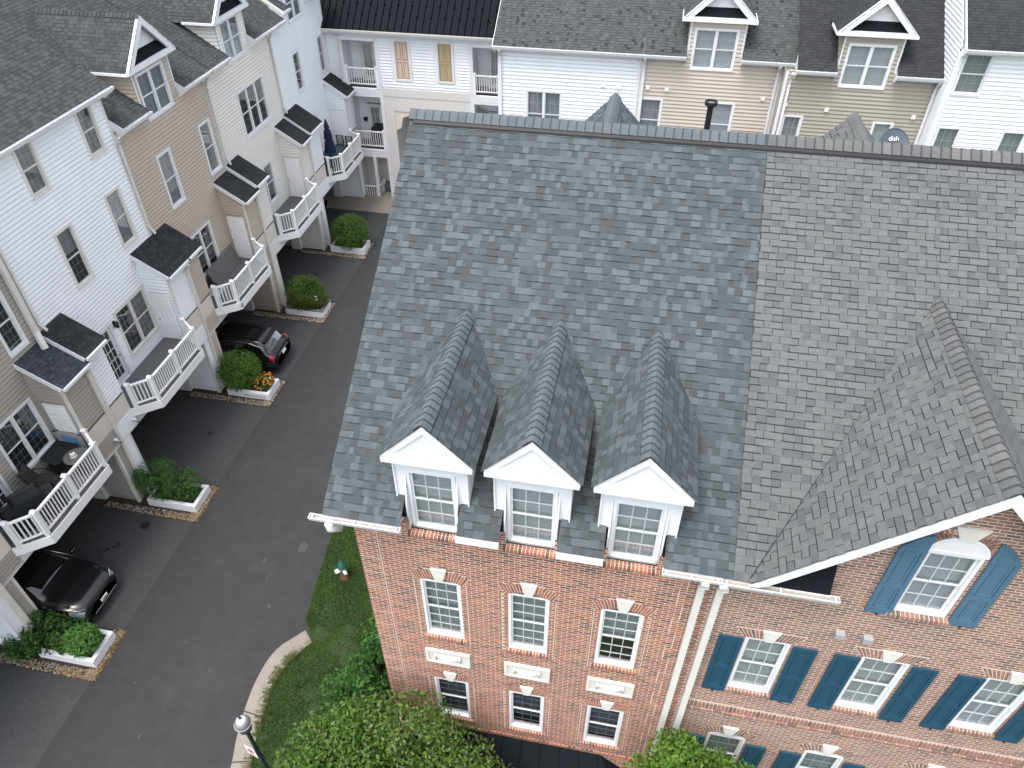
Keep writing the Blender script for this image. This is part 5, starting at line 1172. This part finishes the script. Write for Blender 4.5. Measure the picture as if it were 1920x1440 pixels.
    if kind == 'sign':
        t = thing('garden_sign', 'small white sign on a thin stake at the planter corner', 'sign', (-14.95, yb - .30, .3))
        MB().tube([(-14.95, yb - .30, .3), (-14.95, yb - .30, .85)], .008, 6).build('stake', 'white_paint', t)
        MB().box(-15.03, -14.87, yb - .315, yb - .305, .85, 1.12).build('sign_board', 'white_paint', t, bevel=.004); MB().box(-14.99, -14.91, yb - .319, yb - .316, .95, 1.05).build('sign_mark', 'grey_panel', t)

# ================================================================== TREES AND HEDGE IN FRONT OF THE BRICK HOUSES
TREE_G = [(.050, .112, .016), (.070, .140, .022), (.034, .080, .012), (.092, .150, .028), (.058, .120, .018), (.10, .14, .05)]
def tree(label, base, ells, n, size, cols, seed, r0=.09):
    t = thing('street_tree', label, 'tree', base)
    branches('trunk', base, [e[:3] for e in ells] + [(e[0] + .5 * e[3], e[1], e[2] + .4 * e[5]) for e in ells[:3]], r0, t, seed)
    foliage('crown', ells, n, size, cols, t, .8, .55, seed, clump=110, aspect=.55, droop=.5)
    return t
tree('bushy light green tree nearest the kerb, at the brick house corner', (-5.2, 5.4, .1), [(-5.3, 5.7, 4.5, 1.05, 1.0, 1.05), (-4.6, 6.2, 5.2, .85, .7, .85), (-5.9, 5.2, 3.8, .8, .8, .8), (-4.4, 5.4, 4.6, .9, .8, .9)], 15000, .105, TREE_G, 51)
tree('green tree before the brick house entrance, hiding the lower left window', (-3.0, 5.2, .1), [(-3.35, 6.45, 5.35, .95, .75, .95), (-2.5, 6.2, 4.75, .95, .80, .85), (-3.0, 5.2, 4.2, 1.2, .9, 1.0), (-1.6, 5.8, 4.1, .85, .75, .75), (-.8, 5.7, 3.7, .7, .6, .6), (-4.0, 6.5, 5.5, .7, .55, .6)], 18000, .100, [(.055, .105, .014), (.078, .132, .020), (.036, .076, .010), (.105, .150, .032), (.064, .112, .016), (.13, .155, .07)], 52)
tree('bright yellow-green tree below the twin downspouts, before the pink brick house', (2.7, 5.0, .1), [(2.05, 6.65, 5.9, .60, .5, .85), (2.8, 6.45, 5.55, .80, .65, .75), (1.75, 6.3, 5.2, .75, .65, .8), (3.35, 6.45, 5.5, .62, .5, .65), (2.5, 5.8, 4.7, 1.15, .9, .9)], 17000, .095, [(.075, .155, .018), (.095, .18, .024), (.052, .12, .014), (.115, .185, .032)], 53)
HED = [(-5.75, 9.5, 1.5, .85, .75, 1.3), (-5.85, 10.6, 1.2, .80, .75, 1.05), (-5.6, 11.7, .9, .65, .65, .8), (-5.9, 8.4, 1.7, .95, .75, 1.4)]
for k, e in enumerate(HED):
    t = thing('laurel_shrub', ['tallest dark laurel shrub of the hedge, against the brick side wall', 'second laurel shrub along the brick side wall, behind the tallest', 'smallest laurel shrub at the far end of the side-wall hedge', 'wide laurel shrub at the brick house corner under the tree'][k], 'shrub', (e[0], e[1], .1), 'laurel hedge along the brick side wall')
    foliage('crown', [e, (e[0] - .35, e[1] + .1, e[2] - .4, .4, .5, .8)], 2600, .15, [(.03, .085, .018), (.045, .12, .025), (.06, .15, .03), (.022, .06, .015)], t, .6, .5, 70 + k, clump=60, aspect=.5)
    branches('trunk', (e[0], e[1], .1), [(e[0], e[1], e[2]), (e[0] - .3, e[1], e[2] - .3), (e[0] + .2, e[1] + .2, e[2] + .3)], .05, t, 7)

# ================================================================== CARS
def catmull(P, m):
    P = np.asarray(P, float); n = len(P); out = []
    for i in range(n - 1):
        a, b, c, d = P[max(i - 1, 0)], P[i], P[i + 1], P[min(i + 2, n - 1)]
        for j in range(m):
            t = j / m; out.append(.5 * (2 * b + (c - a) * t + (2 * a - 5 * b + 4 * c - d) * t * t + (3 * b - a - 3 * c + d) * t ** 3))
    return np.array(out + [P[-1]])
#        x      zb   zbelt zroof  w     wr
SUV = [(2.42, .34, .58, .70, .66, .45), (2.34, .24, .66, .82, .80, .60), (2.10, .20, .76, .92, .91, .72), (1.60, .20, .90, 1.02, .945, .78), (1.05, .20, .98, 1.12, .95, .80),
       (.30, .20, 1.00, 1.58, .95, .60), (-.35, .20, 1.01, 1.67, .95, .61), (-1.20, .20, 1.03, 1.66, .95, .60), (-1.85, .20, 1.05, 1.56, .94, .57), (-2.22, .22, 1.06, 1.16, .90, .66), (-2.40, .30, .95, 1.02, .84, .60), (-2.46, .42, .70, .80, .74, .50)]
def car(label, pos, yaw, paint, plate=True, mirror=True, name='parked_car', z=.006):
    T = thing(name, label, 'car', (pos[0], pos[1], 0)); c, s_ = math.cos(yaw), math.sin(yaw); fr = Frame((pos[0], pos[1], z), (c, s_, 0), (-s_, c, 0)); K = 5
    rows = []
    for (x, zb, zt, zr, w, wr) in SUV:
        half = [(0, zb), (w * .82, zb), (w * .97, zb + .16), (w, zb + (zt - zb) * .55), (w * .965, zt), (wr + .04, zr - .07), (wr * .86, zr - .012), (wr * .45, zr + .012), (0, zr + .018)]
        rows.append([(x, y, z_) for y, z_ in half])
    G = np.array(rows); G = np.stack([catmull(G[:, j], K) for j in range(9)], 1); G = np.stack([catmull(G[i], 4) for i in range(len(G))], 0)   # (stations, around, 3)
    ni, nj = G.shape[:2]; full = np.concatenate([G, G[:, ::-1][:, 1:-1] * np.array([1, -1, 1])], 1); nf = full.shape[1]; V = fr(full.reshape(-1, 3))
    parts = {'body': []}
    st = lambda i: i / K; ar = lambda j: (j if j < nj else 2 * nj - 2 - j - 1 + .0) / 4.0
    for i in range(ni - 1):
        for j in range(nf):
            u = (i + .5) / K; jj = j + .5 if j + .5 < nj - 1 else 2 * (nj - 1) - (j + .5); v = jj / 4; f = (i * nf + j, i * nf + (j + 1) % nf, (i + 1) * nf + (j + 1) % nf, (i + 1) * nf + j)
            k = 'body'; side = 0 if j < nj - 1 else 1
            if 4.15 < u < 4.95 and v > 5.1: k = 'windshield'
            elif 8.1 < u < 8.95 and v > 5.1: k = 'rear_window'
            elif 4.6 < u < 8.2 and 4.2 < v < 4.85 and not (5.75 < u < 5.95 or 6.95 < u < 7.1): k = 'side_window'
            elif 1.0 < u < 2.35 and 3.55 < v < 4.6 - (u - 1) * .25: k = 'headlight'
            elif 8.95 < u < 10.0 and 3.45 < v < 4.6: k = 'tail_light'
            elif u < 1.0 and 1.7 < v < 3.2: k = 'grille'
            key = (k, side if k in ('headlight', 'tail_light', 'side_window') else 0); parts.setdefault(key if k != 'body' else 'body', []).append(f)
    mm = {'windshield': 'car_glass', 'rear_window': 'car_glass', 'side_window': 'car_glass', 'headlight': 'headlight', 'tail_light': 'taillight', 'grille': 'car_trim'}
    def sub(fs, nm, m_):
        fs = np.array(fs); ids, inv = np.unique(fs, return_inverse=True); return quick(nm, V[ids], inv.reshape(fs.shape), m_, T, smooth=True)
    for k, fs in parts.items(): sub(fs, 'body' if k == 'body' else k[0], paint if k == 'body' else mm[k[0]])
    MB(fr).box(-2.1, 1.9, -.80, .80, .25, .95).build('interior', 'room', T)
    for x in (1.45, -1.45):
        for sd in (-1, 1):
            wf = Frame(fr((x, sd * .86, .36)), fr.A[0], fr.A[2], fr.A[1] * sd)
            w_ = MB(wf).lathe((0, 0, 0), [(.20, -.14), (.34, -.13), (.365, -.08), (.365, .06), (.34, .105), (.24, .11)], 24).build('wheel', 'rubber', T)
            MB(wf).lathe((0, 0, 0), [(.05, .115), (.24, .10), (.24, .06)], 10).build('rim', 'chrome', w_)
    # brightwork
    for sd in (-1, 1):
        MB(fr).tube([(x, sd * y, zz) for x, y, zz in ((1.0, .955, 1.02), (.35, .72, 1.50), (-.4, .66, 1.60), (-1.2, .67, 1.58), (-1.8, .70, 1.42), (-2.05, .80, 1.15))], .012, 6).build('window_trim', 'chrome', T, smooth=True)
        MB(fr).tube([(2.36, sd * .62, .80), (2.22, sd * .80, .86), (1.95, sd * .90, .95)], .013, 6).build('headlight_trim', 'chrome', T, smooth=True)
        MB(fr).tube([(.1, sd * .42, 1.73), (-1.5, sd * .43, 1.72)], .018, 6).build('roof_rail', 'car_trim', T)
        if mirror:
            mi = MB(fr).add([], []); o = MB(fr).tube([(.78, sd * .98, 1.10), (.80, sd * 1.05, 1.13), (.82, sd * 1.16, 1.13), (.84, sd * 1.19, 1.11)], [.04, .085, .085, .03], 10).build('mirror', paint, T, smooth=True)
    MB(fr).tube([(2.46, y, .40 + .02 * abs(y)) for y in (-.55, -.3, 0, .3, .55)], .016, 6).build('bumper_strip', 'chrome', T)
    MB(fr).box(2.44, 2.46, -.15, .15, .47, .58).build('number_plate', 'white_paint', T); MB(fr).box(-2.51, -2.49, -.16, .16, .72, .84).build('number_plate', 'white_paint', T)
    MB(fr).box(2.461, 2.463, -.11, .11, .505, .545).build('plate_mark', 'grey_panel', T)
    MB(fr).sd([(-1.88, -.52), (-1.88, .52), (-2.08, .48), (-2.08, -.48)], 1.545, 1.585).build('spoiler', 'car_trim', T, bevel=.01)
    MB(fr).tube([(-2.13, -.05, 1.36), (-2.17, .2, 1.30), (-2.18, .38, 1.27)], .011, 6).build('rear_wiper', 'car_trim', T)
    MB(fr).box(-2.475, -2.455, -.5, .5, .86, .90).build('tailgate_strip', 'chrome', T)
    for sd in (-1, 1): MB(fr).box(1.72, 1.86, sd * .945 - .012, sd * .945 + .012, .70, .75).build('side_marker', 'amber', T)
    return T
car('black parked car facing out from the near carport, lower left', (-17.95, 10.62), R_(0), 'car_paint')
car('black parked hatchback with red tail lamps backing out beside the orange flowers', (-17.4, 23.25), R_(182), 'car_paint')
car('dark red car deep inside the farthest carport under the parasol balcony', (-20.9, 36.6), R_(180), 'red_paint')

def blot(nm, m_, par, pts, z):
    for (x, y, rx, ry) in pts:
        pr_ = random.Random(int(x * 991 + y * 77)); MB().add([(x + rx * math.cos(.6283 * q) * pr_.uniform(.5, 1.2), y + ry * math.sin(.6283 * q) * pr_.uniform(.5, 1.2), z) for q in range(10)], [tuple(range(10))]).build(nm, m_, par)
blot('oil_stain', 'oil', bpy.data.objects['driveway'], [(-16.9, 12.62, .10, .08), (-16.75, 12.75, .07, .09), (-17.05, 12.5, .08, .06), (-16.7, 12.95, .10, .06), (-16.6, 12.85, .05, .05), (-17.0, 12.85, .05, .04), (-16.2, 18.6, .12, .09), (-16.4, 18.9, .07, .06), (-16.5, 30.6, .12, .1)], .010)
blot('road_scuff', 'scuff', bpy.data.objects['road'], [(-11.3, 13.2, .04, .16), (-10.9, 12.6, .03, .22), (-10.4, 11.6, .10, .08), (-11.2, 9.2, .06, .08), (-12.4, 9.9, .04, .04), (-13.2, 8.4, .04, .04), (-12.2, 7.0, .05, .10), (-13.9, 17.2, .04, .04), (-13.5, 26.2, .03, .12), (-10.2, 14.0, .2, .3), (-10.0, 16.5, .15, .4)], .004)
# ================================================================== STREET THINGS
L = thing('street_lamp', 'dark green post lamp with a grey globe on the curved kerb', 'lamp', (-7.63, 6.34, 0)); lx, ly = -7.63, 6.34
MB().lathe((lx, ly, .1), [(.16, 0), (.16, .1), (.11, .16), (.09, .5), (.06, .6), (.055, 2.2), (.048, 3.75), (.06, 3.78)], 16).build('post', 'iron_teal', L, smooth=True)
MB().lathe((lx, ly, 3.85), [(.06, 0), (.13, .03), (.15, .07), (.15, .10), (.12, .12)], 20).build('globe_seat', 'iron_teal', L, smooth=True)
g = MB().lathe((lx, ly, 3.97), [(.12, 0), (.158, .06), (.185, .15), (.190, .20)], 28).build('globe', 'globe_grey', L, smooth=True)
MB().lathe((lx, ly, 4.17), [(.198, 0), (.202, .012), (.198, .024), (.186, .028)], 28).build('globe_rim', 'grey_plastic', L, smooth=True)
MB().lathe((lx, ly, 4.195), [(.186, 0), (.175, .06), (.148, .11), (.115, .14)], 28).build('globe_top', 'globe_grey', L, smooth=True)
MB().lathe((lx, ly, 4.33), [(.113, 0), (.106, .03), (.07, .06), (.045, .09), (.03, .11)], 24).build('lamp_cap', 'white_paint', L, smooth=True)
MB().lathe((lx, ly, 4.43), [(.034, 0), (.03, .03), (.036, .05), (.02, .10), (.0, .105)], 14).build('finial', 'iron_teal', L, smooth=True)
SG = thing('parking_sign', 'small white no-parking sign with red ring strapped to the lamp post', 'sign', (lx - .1, ly - .07, 2.55)); sf = Frame((lx - .10, ly - .075, 2.55), (math.cos(R_(-14)), math.sin(R_(-14)), 0), (math.sin(R_(-14)), -math.cos(R_(-14)), 0))
MB(sf).box(-.15, .15, 0, .008, 0, .45).build('sign_board', 'white_paint', SG)
MB(sf).ring([(.105 * math.cos(6.283 * k / 24), .27 + .105 * math.sin(6.283 * k / 24)) for k in range(24)], [(.082 * math.cos(6.283 * k / 24), .27 + .082 * math.sin(6.283 * k / 24)) for k in range(24)], lambda q, d: (q[0], d, q[1]), .009, .012).build('red_ring', 'sign_red', SG)
MB(sf).sz([(-.075, .335), (-.06, .35), (.075, .205), (.06, .19)], .013, .015).build('red_slash', 'sign_red', SG); MB(sf).box(-.10, .10, .009, .012, .07, .10).build('red_bar', 'sign_red', SG)
def text_mesh(txt, size, fr, name, m_, parent, ext=.002):
    cu = bpy.data.curves.new(name, 'FONT'); cu.body = txt; cu.size = size; cu.align_x = 'CENTER'; cu.extrude = ext
    tmp = bpy.data.objects.new(name, cu); COL.objects.link(tmp); me = bpy.data.meshes.new_from_object(tmp.evaluated_get(bpy.context.evaluated_depsgraph_get())); COL.objects.unlink(tmp); bpy.data.objects.remove(tmp)
    v = np.array([(p.co.x, p.co.z, p.co.y) for p in me.vertices]); w = fr(v)
    for p, q in zip(me.vertices, w): p.co = q
    me.materials.clear(); me.materials.append(M[m_]); return link(bpy.data.objects.new(name, me), parent)
bpy.context.view_layer.update()
text_mesh('P', .19, sf.sub((0, .0105, .205), (1, 0, 0), (0, 1, 0)), 'letter', 'black_trim', SG, .001)
HY = thing('fire_hydrant', 'silver fire hydrant with a dark green bonnet on the lawn', 'hydrant', (-8.32, 13.12, .1)); hx, hy = -8.30, 13.05
MB().lathe((hx, hy, .10), [(.17, 0), (.17, .04), (.125, .06), (.12, .16)], 18).build('base_flange', 'rust', HY, smooth=True)
MB().lathe((hx, hy, .25), [(.122, 0), (.125, .41), (.16, .43), (.16, .49)], 18).build('barrel', 'hydrant_silver', HY, smooth=True)
MB().lathe((hx, hy, .74), [(.17, 0), (.175, .04), (.15, .06), (.12, .14), (.06, .19), (.045, .20), (.045, .25), (.0, .255)], 18).build('bonnet', 'hydrant_green', HY, smooth=True)
for dx, dy, r_ in ((-.7, -.7, .075), (-.72, .7, .055), (.7, -.7, .055)): MB().tube([(hx + dx * .12, hy + dy * .12, .60), (hx + dx * .27, hy + dy * .27, .60)], r_, 12).build('nozzle', 'white_paint', HY)
DR = tag(MB().lathe((-16.2, 13.82, .006), [(.17, 0), (.17, .01), (.15, .012), (.0, .012)], 20).build('drain_cover', 'black_trim'), 'small round dark drain cover in the near driveway', 'drain cover')
tag(MB().add([(-15.15, 9.62, .02), (-15.02, 9.60, .02), (-15.0, 9.72, .024), (-15.13, 9.74, .02)], [(0, 1, 2, 3)]).build('paper_scrap', 'white_paint'), 'white paper scrap on the driveway before the near car', 'litter')

# ================================================================== BALCONY FURNITURE (near house)
dz_ = DECK + .001
C1 = thing('patio_chair', 'dark brown sling chair on the near balcony', 'chair', (-17.3, 12.25, dz_)); cf = Frame((-17.35, 12.3, dz_), (math.cos(R_(20)), math.sin(R_(20)), 0), (-math.sin(R_(20)), math.cos(R_(20)), 0))
MB(cf).dz([(-.25, .40), (-.25, .43), (.25, .43), (.25, .40)], -.25, .25).build('seat', 'dark_cloth', C1); MB(cf).sz([(-.26, .44), (-.23, .44), (-.42, 1.0), (-.45, 1.0)], -.25, .25).build('backrest', 'dark_cloth', C1)
for a in (-1, 1):
    MB(cf).tube([(.27, a * .28, 0), (.25, a * .27, .42), (-.25, a * .27, .42), (-.46, a * .27, 1.02)], .014, 6).build('frame_rail', 'black_trim', C1)
    MB(cf).tube([(-.38, a * .28, 0), (-.24, a * .28, .45)], .014, 6).build('leg', 'black_trim', C1); MB(cf).tube([(.22, a * .29, .62), (-.32, a * .29, .66)], .022, 6).build('armrest', 'black_trim', C1)
T1 = thing('patio_table', 'round glass table with dark rim behind the near balcony rail', 'table', (-16.7, 13.25, dz_))
MB().lathe((-16.72, 13.2, dz_ + .68), [(.36, 0), (.38, .015), (.36, .03), (.0, .03)], 28).build('table_top', 'grey_panel', T1); MB().lathe((-16.72, 13.2, dz_), [(.22, 0), (.2, .03), (.03, .06), (.03, .68)], 16).build('pedestal', 'black_trim', T1)
LA = thing('lantern', 'cream lantern standing on the round balcony table', 'lantern', (-16.74, 13.15, dz_ + .71)); MB().lathe((-16.74, 13.15, dz_ + .711), [(.11, 0), (.11, .05), (.085, .07), (.08, .12), (.10, .13), (.06, .17), (.02, .20)], 16).build('lantern_body', 'cream_trim', LA, smooth=True); MB().lathe((-16.74, 13.15, dz_ + .91), [(.03, 0), (.02, .03)], 10).build('lantern_knob', 'rust', LA)
CO = thing('storage_heap', 'black covered garden furniture in the balcony corner by the closet door', 'furniture cover', (-17.4, 13.5, dz_))
MB().sd([(-17.9, 13.1), (-17.3, 12.95), (-17.1, 13.35), (-17.3, 13.85), (-17.9, 13.85)], dz_, dz_ + .55).build('cover', 'grill_cover', CO, bevel=.12)
GT = thing('pet_gate', 'pale grey gate with a blue panel across the closet door', 'gate', (-17.2, 13.9, dz_)); gf = Frame((-17.85, 13.86, dz_), (1, 0, 0), (0, -1, 0))
MB(gf).box(.0, .95, 0, .03, .02, .95).build('gate_frame', 'grey_plastic', GT); MB(gf).box(.22, .78, .031, .04, .12, .82).build('gate_panel', 'pale_blue', GT)
for x in (.02, .93): MB(gf).tube([(x - .06, .03, .97), (x + .06, .03, 1.0)], .022, 6).build('gate_clamp', 'black_trim', GT)
GR = thing('covered_grill', 'grill under a black cover at the near end of the balcony', 'grill', (-16.9, 11.25, dz_)); g2 = Frame((-16.85, 11.2, dz_), (.5, .86, 0), (-.86, .5, 0))
MB(g2).sz([(-.75, .0), (.75, .0), (.75, .78), (.42, .82), (.36, 1.08), (-.36, 1.08), (-.42, .82), (-.75, .78)], -.28, .28).build('grill_cover', 'grill_cover', GR, bevel=.06)
WL = thing('wall_lamp', 'black wall lantern between door and window of the white house', 'wall lamp', (-17.95, 18.08, 5.75)); MB(FL).box(18.03, 18.13, .03, .06, 5.55, 5.8).build('back_plate', 'black_trim', WL); MB(FL).lathe((18.08, .15, 5.52), [(.03, 0), (.06, .03), (.07, .18), (.09, .2), (.03, .27)], 10).build('lantern', 'black_trim', WL)
for i, (y, z) in enumerate(((14.95, 3.15), (16.05, 3.1))):
    WV = thing('vent_elbow', ['white dryer vent elbow below the grey-tan closet front', 'white dryer vent elbow below the white closet front'][i], 'vent', (-16.9, y, z)); MB(FL).tube([(y, 1.05, z), (y, 1.16, z + .02), (y + .03, 1.2, z - .12)], .06, 10).build('elbow', 'white_trim', WV, smooth=True); MB(FL).tube([(y + .03, 1.2, z - .12), (y + .04, 1.28, z - .16)], .035, 8).build('outlet', 'black_trim', WV)
# tan house balcony
DKR = thing('drying_rack', 'white wire drying rack on the tan house balcony', 'drying rack', (-17.0, 22.75, dz_))
for k in range(9): MB(FL).tube([(22.5, .72 + k * .075, DECK + .55), (23.05, .72 + k * .075, DECK + .6)], .012, 5).build('wire', 'white_paint', DKR)
for s_, d_ in ((22.52, .72), (23.03, .72), (22.52, 1.32), (23.03, 1.32)): MB(FL).tube([(s_, d_, DECK), (s_, d_, DECK + .57)], .013, 6).build('leg', 'white_paint', DKR)
for s_ in (22.5, 23.05): MB(FL).tube([(s_, .7, DECK + .55 + (.05 if s_ > 22.9 else 0)), (s_, 1.34, DECK + .55 + (.05 if s_ > 22.9 else 0))], .013, 6).build('rack_rail', 'white_paint', DKR)
PN = thing('leaning_screen', 'large grey mesh screen leaning below the tan house window', 'screen', (-17.7, 25.0, dz_)); MB(FL).dz([(.42, DECK), (.45, DECK + .0), (.12, DECK + .78), (.09, DECK + .78)], 23.75, 26.0).build('screen_sheet', 'grey_panel', PN)
for a in (DECK + .0, DECK + .77): MB(FL).box(23.72, 26.03, .43 - (a - DECK) * .42, .46 - (a - DECK) * .42, a, a + .03).build('screen_rail', 'chrome', PN)
BC = thing('folding_chair', 'black folded chair leaning by the tan house balcony door', 'chair', (-17.6, 23.3, dz_)); MB(FL).box(23.2, 23.6, .30, .36, DECK + .1, DECK + .65).build('backrest', 'black_trim', BC); MB(FL).box(23.22, 23.58, .36, .62, DECK + .36, DECK + .40).build('seat', 'black_trim', BC)
for s_ in (23.2, 23.6): MB(FL).tube([(s_, .65, DECK), (s_, .33, DECK + .75), (s_, .25, DECK + .95)], .014, 6).build('leg', 'black_trim', BC)
tag(MB(FL).add([(22.88, 1.9, 3.34), (22.98, 1.9, 3.42), (23.1, 1.9, 3.36), (23.04, 1.9, 3.25)], [(0, 1, 2, 3)]).sd([(22.9, 1.9), (23.05, 1.9), (23.0, 1.98)], 3.28, 3.36).build('fascia_bracket', 'grey_plastic'), 'small grey bracket on the tan balcony fascia', 'bracket')
# white corner house balcony
PA = thing('closed_parasol', 'closed navy parasol on the farthest white balcony', 'parasol', (-17.2, 36.3, dz_)); MB().tube([(-17.2, 36.3, dz_), (-17.2, 36.3, dz_ + 2.5)], .02, 8).build('pole', 'black_trim', PA)
MB().lathe((-17.2, 36.3, dz_ + .55), [(.30, 0), (.33, .05), (.24, .75), (.16, .85), (.24, .9), (.19, 1.35), (.10, 1.45), (.16, 1.5), (.02, 2.0)], 9).build('canopy', 'navy_cloth', PA)
MB().lathe((-17.2, 36.3, dz_), [(.22, 0), (.22, .06), (.05, .1)], 14).build('base', 'black_trim', PA)
T2 = thing('patio_table', 'dark table under the closed navy parasol', 'table', (-17.0, 36.4, dz_)); MB().sd([(-17.55, 35.8), (-16.6, 35.8), (-16.6, 37.1), (-17.55, 37.1)], dz_ + .70, dz_ + .74).build('table_top', 'iron_teal', T2)
for a, b in ((-17.5, 35.85), (-16.65, 35.85), (-16.65, 37.05), (-17.5, 37.05)): MB().box(a - .02, a + .02, b - .02, b + .02, dz_, dz_ + .70).build('leg', 'black_trim', T2)
for i, (x, y, an) in enumerate(((-17.3, 37.75, 90), (-16.75, 37.7, 90), (-17.3, 35.2, -90), (-16.8, 35.15, -90))):
    ch = thing('lattice_chair', ['black lattice chair nearest the closet door of the corner balcony', 'black lattice chair by the far rail corner of the corner balcony', 'black lattice chair against the house wall at the near end of the corner balcony', 'black lattice chair by the near rail of the corner balcony'][i], 'chair', (x, y, dz_), 'black lattice chairs')
    f_ = Frame((x, y, dz_), (math.cos(R_(an - 90)), math.sin(R_(an - 90)), 0), (-math.sin(R_(an - 90)), math.cos(R_(an - 90)), 0)); MB(f_).box(-.22, .22, -.22, .22, .42, .45).build('seat', 'black_trim', ch)
    bk = MB(f_); bk.ring([(-.22, .48), (.22, .48), (.22, .95), (-.22, .95)], [(-.19, .51), (.19, .51), (.19, .92), (-.19, .92)], lambda q, d: (q[0], d, q[1]), .20, .23)
    for k in range(-3, 4): bk.tube([(max(-.2, k * .11 - .2), .215, .5), (min(.2, k * .11 + .2), .215, .94)], .008, 4); bk.tube([(min(.2, k * .11 + .2), .215, .5), (max(-.2, k * .11 - .2), .215, .94)], .008, 4)
    bk.build('backrest', 'black_trim', ch)
    for a in (-.2, .2):
        for b in (-.2, .2): MB(f_).box(a - .015, a + .015, b - .015, b + .015, 0, .42).build('leg', 'black_trim', ch)
# link building things
GB = thing('barbecue', 'black barbecue on the middle balcony of the link building', 'grill', (-15.45, 39.6, 3.46)); MB(FM).sz([(-15.85, 3.46), (-15.05, 3.46), (-15.05, 4.25), (-15.12, 4.5), (-15.78, 4.5), (-15.85, 4.25)], -.95, -.35).build('hood', 'black_trim', GB, bevel=.05); MB(FM).box(-15.05, -14.97, -.85, -.45, 4.2, 4.24).build('side_shelf', 'black_trim', GB); MB(FM).box(-15.5, -15.4, -.35, -.335, 4.3, 4.34).build('badge', 'chrome', GB)
for i, (x, z, lab) in enumerate(((-15.15, 5.45, 'black porch lantern beside the middle balcony door'), (-8.4, 5.5, 'black porch lantern in the right middle balcony'))):
    o = thing('porch_lamp', lab, 'wall lamp', (x, 40.0, z)); MB(FM).lathe((x, -1.08, z), [(.03, 0), (.07, .04), (.08, .2), (.1, .22), (.03, .3)], 10).build('lantern', 'black_trim', o); MB(FM).box(x - .05, x + .05, -1.195, -1.1, z + .1, z + .2).build('back_plate', 'black_trim', o)
HB = thing('hanging_basket', 'dark wall basket left of the middle balcony door', 'planter basket', (-16.4, 40.8, 4.7)); MB(FM).lathe((-16.4, -1.05, 4.55), [(.03, 0), (.1, .05), (.14, .22), (.12, .22)], 12).build('basket', 'black_trim', HB)
AC = thing('condenser_unit', 'round-topped grey air conditioner under the link building stairs', 'air conditioner', (-15.2, 39.8, 0)); MB(FM).lathe((-15.3, -.9, .02), [(.38, 0), (.38, .80), (.34, .86), (.30, .84)], 22).build('housing', 'grey_panel', AC); MB(FM).lathe((-15.3, -.9, .82), [(.30, 0), (.30, .02)], 22).build('fan_grille', 'black_trim', AC)
# satellite dish behind the ridge
SD = thing('satellite_dish', 'grey satellite dish lettered dish, half hidden behind the roof ridge', 'satellite dish', (4.60, 14.9, 14.9)); df_ = Frame((4.62, 14.9, 15.42), (.98, .17, 0), (.14, -.80, .58), (-.1, .57, .81))
rings = [[(.0, -.05, 0)]]; mbd = MB(df_); P_ = []; Fd = []; NR, NA = 6, 32
for i in range(NR + 1):
    for k in range(NA): rr_ = i / NR; P_.append((.285 * rr_ * math.cos(6.283185 * k / NA), -.06 * (1 - rr_ * rr_), .33 * rr_ * math.sin(6.283185 * k / NA)))
for i in range(NR):
    for k in range(NA): Fd.append((i * NA + k, i * NA + (k + 1) % NA, (i + 1) * NA + (k + 1) % NA, (i + 1) * NA + k))
mbd.add(P_, Fd); mbd.build('reflector', 'dish_grey', SD, smooth=True)
MB(df_).ring([(.295 * math.cos(6.2832 * k / 32), .34 * math.sin(6.2832 * k / 32)) for k in range(32)], [(.28 * math.cos(6.2832 * k / 32), .325 * math.sin(6.2832 * k / 32)) for k in range(32)], lambda q, d: (q[0], d, q[1]), -.01, .012).build('rim', 'dish_grey', SD)
text_mesh('dish', .125, df_.sub((0, -.02, .10), (1, 0, 0), (0, 1, 0)), 'lettering', 'white_paint', SD, .001)
MB().tube([(4.62, 14.98, 15.4), (4.65, 15.15, 15.1), (4.65, 15.2, 14.8)], .025, 8).build('mast', 'grey_panel', SD); MB(df_).tube([(0, -.02, -.33), (0, .35, -.30), (0, .42, -.1)], .015, 6).build('feed_arm', 'grey_panel', SD)
# roof vents on the left row
for i, (x, y, z, lab, m_) in enumerate(((-20.9, 22.0, 14.8, 'dark round vent stack on the tan house roof', 'black_trim'), (-21.4, 19.6, 14.95, 'white vent stack on the white house roof', 'white_paint'))):
    zr_ = (12.78 if i == 1 else 11.38) + (-17.64 - x) * SLOPE
    tag(MB().lathe((x, y, zr_ - .1), [(.14, 0), (.06, .12), (.055, .45), (.07, .46), (.07, .55), (.05, .56)], 14).build('vent_stack', m_), lab, 'roof vent')
